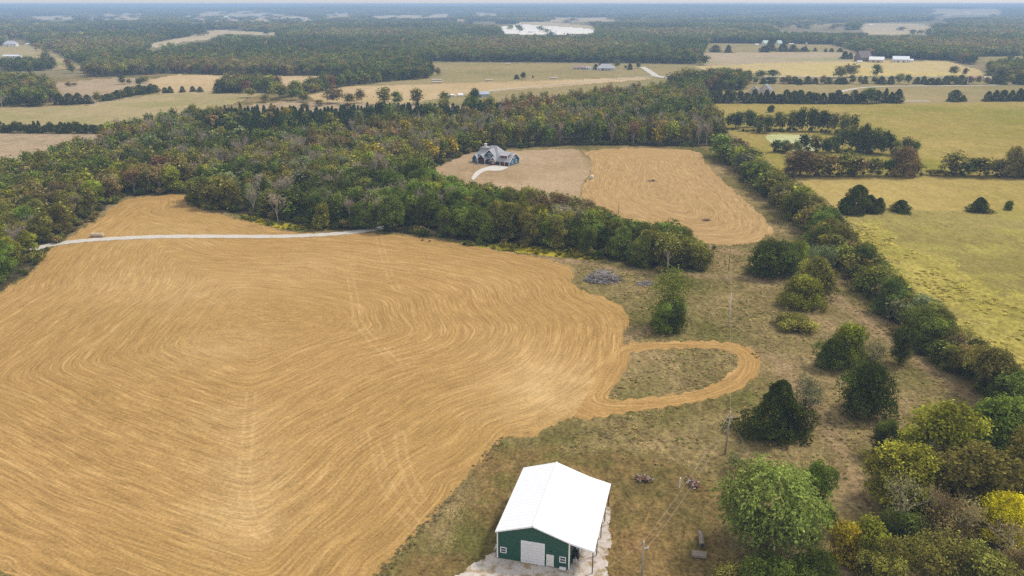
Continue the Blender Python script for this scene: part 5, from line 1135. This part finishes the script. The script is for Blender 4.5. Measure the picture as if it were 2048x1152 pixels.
scatter('undergrowth', C_BUSH, np.stack([ux, uy, H(ux, uy)], 1), np.stack([sc * 1.1, sc * 1.1, sc], 1), np.array([TC[c] for c in ('dark green','deep green','olive green','mid green','brownish olive')])[rng.integers(0, 5, n)], rng.integers(0, 5, n), 'low green undergrowth along the edges of the woods', 'undergrowth')
# weeds and tussocks in rough ground
def weeds(name, zones, n, smin, smax, cols, label, excl=(), dmax=420, flat=1.):
    lo = np.array([-260, 85.]); hi = np.array([330, dmax]); q = lo + (hi - lo) * rng.random((n, 2)); x, y = q.T; m = np.zeros(n, bool)
    for z in zones: m |= inside(ZP[z] if isinstance(z, str) else z, x, y)
    for z in excl: m &= ~inside(ZP[z] if isinstance(z, str) else z, x, y)
    cl = np.sin(x / 7 + 1) * np.sin(y / 9) + .6 * np.sin(x / 3.1 - y / 2.7); m &= cl + rng.normal(0, .5, n) > .1; x, y = x[m], y[m]; k = len(x)
    s = rng.uniform(smin, smax, k); c = np.array(cols)[rng.integers(0, len(cols), k)] * rng.uniform(.8, 1.2, (k, 1))
    scatter(name, C_TUFT, np.stack([x, y, H(x, y)], 1), np.stack([s * 1.3, s * 1.3, s * flat], 1), c, rng.integers(0, 5, k), label, 'weeds')
MEADP = poly([(1090,905),(1180,850),(1330,815),(1450,798),(1530,740),(1480,680),(1260,680),(1262,620),(1150,560),(1150,520),(1420,545),(1430,495),(1545,480),(1560,420),(1640,470),(1720,580),(1850,720),(1990,830),(2100,1200),(1440,1200),(1420,990),(1280,925),(1180,905)])
weeds('meadow_weeds', [MEADP, 'track_island'], 130000, .15, .5, [(.36,.29,.10), (.50,.37,.18), (.26,.26,.065), (.45,.33,.14)], 'dry brown and olive weeds all over the rough meadow', flat=.6)
weeds('goldenrod', ['goldenrod_strip', 'goldenrod_edge'], 120000, .5, 1.1, [(.42,.33,.015), (.20,.20,.03), (.10,.13,.025), (.34,.29,.02)], 'yellow flowering goldenrod along the foot of the trees', dmax=360)
TUS = poly([(1690,440),(1740,452),(1790,480),(1850,520),(1930,560),(2048,620),(2100,720),(2048,745),(1960,668),(1880,612),(1800,560),(1720,500)])
weeds('tussock_grass', [TUS], 60000, .3, .9, [(.50,.42,.08), (.44,.38,.07), (.54,.43,.12)], 'tall yellow green tussock grass on the pasture side of the hedgerow', flat=.4)
FEN = poly([(1002,872),(1012,880),(985,915),(925,978),(858,1060),(782,1140),(700,1240),(640,1262),(770,1126),(846,1044),(912,966),(972,902)])
weeds('fence_weeds', [FEN], 200000, .12, .36, [(.30,.235,.11), (.22,.20,.07), (.34,.26,.13)], 'grey brown weeds along the fence between hay field and yard', dmax=150, flat=.6)

# ------------------------------------------------------------------ haze
hz = NT('haze'); hz.t.nodes.remove(hz.b); pv = hz.n('ShaderNodeVolumePrincipled'); pv.inputs['Color'].default_value = (.50, .71, 1.0, 1); pv.inputs['Density'].default_value = HAZE = 1.75e-4
pv.inputs['Anisotropy'].default_value = 0.0; hz.l(pv.outputs[0], hz.t.nodes['Material Output'].inputs['Volume'])
m = MB().box(-52000, 52000, -60, 62000, -3, 89); o = m.build('haze', hz.m); o['kind'] = 'stuff'; tag(o, 'pale blue haze lying over the distant woods', 'haze')
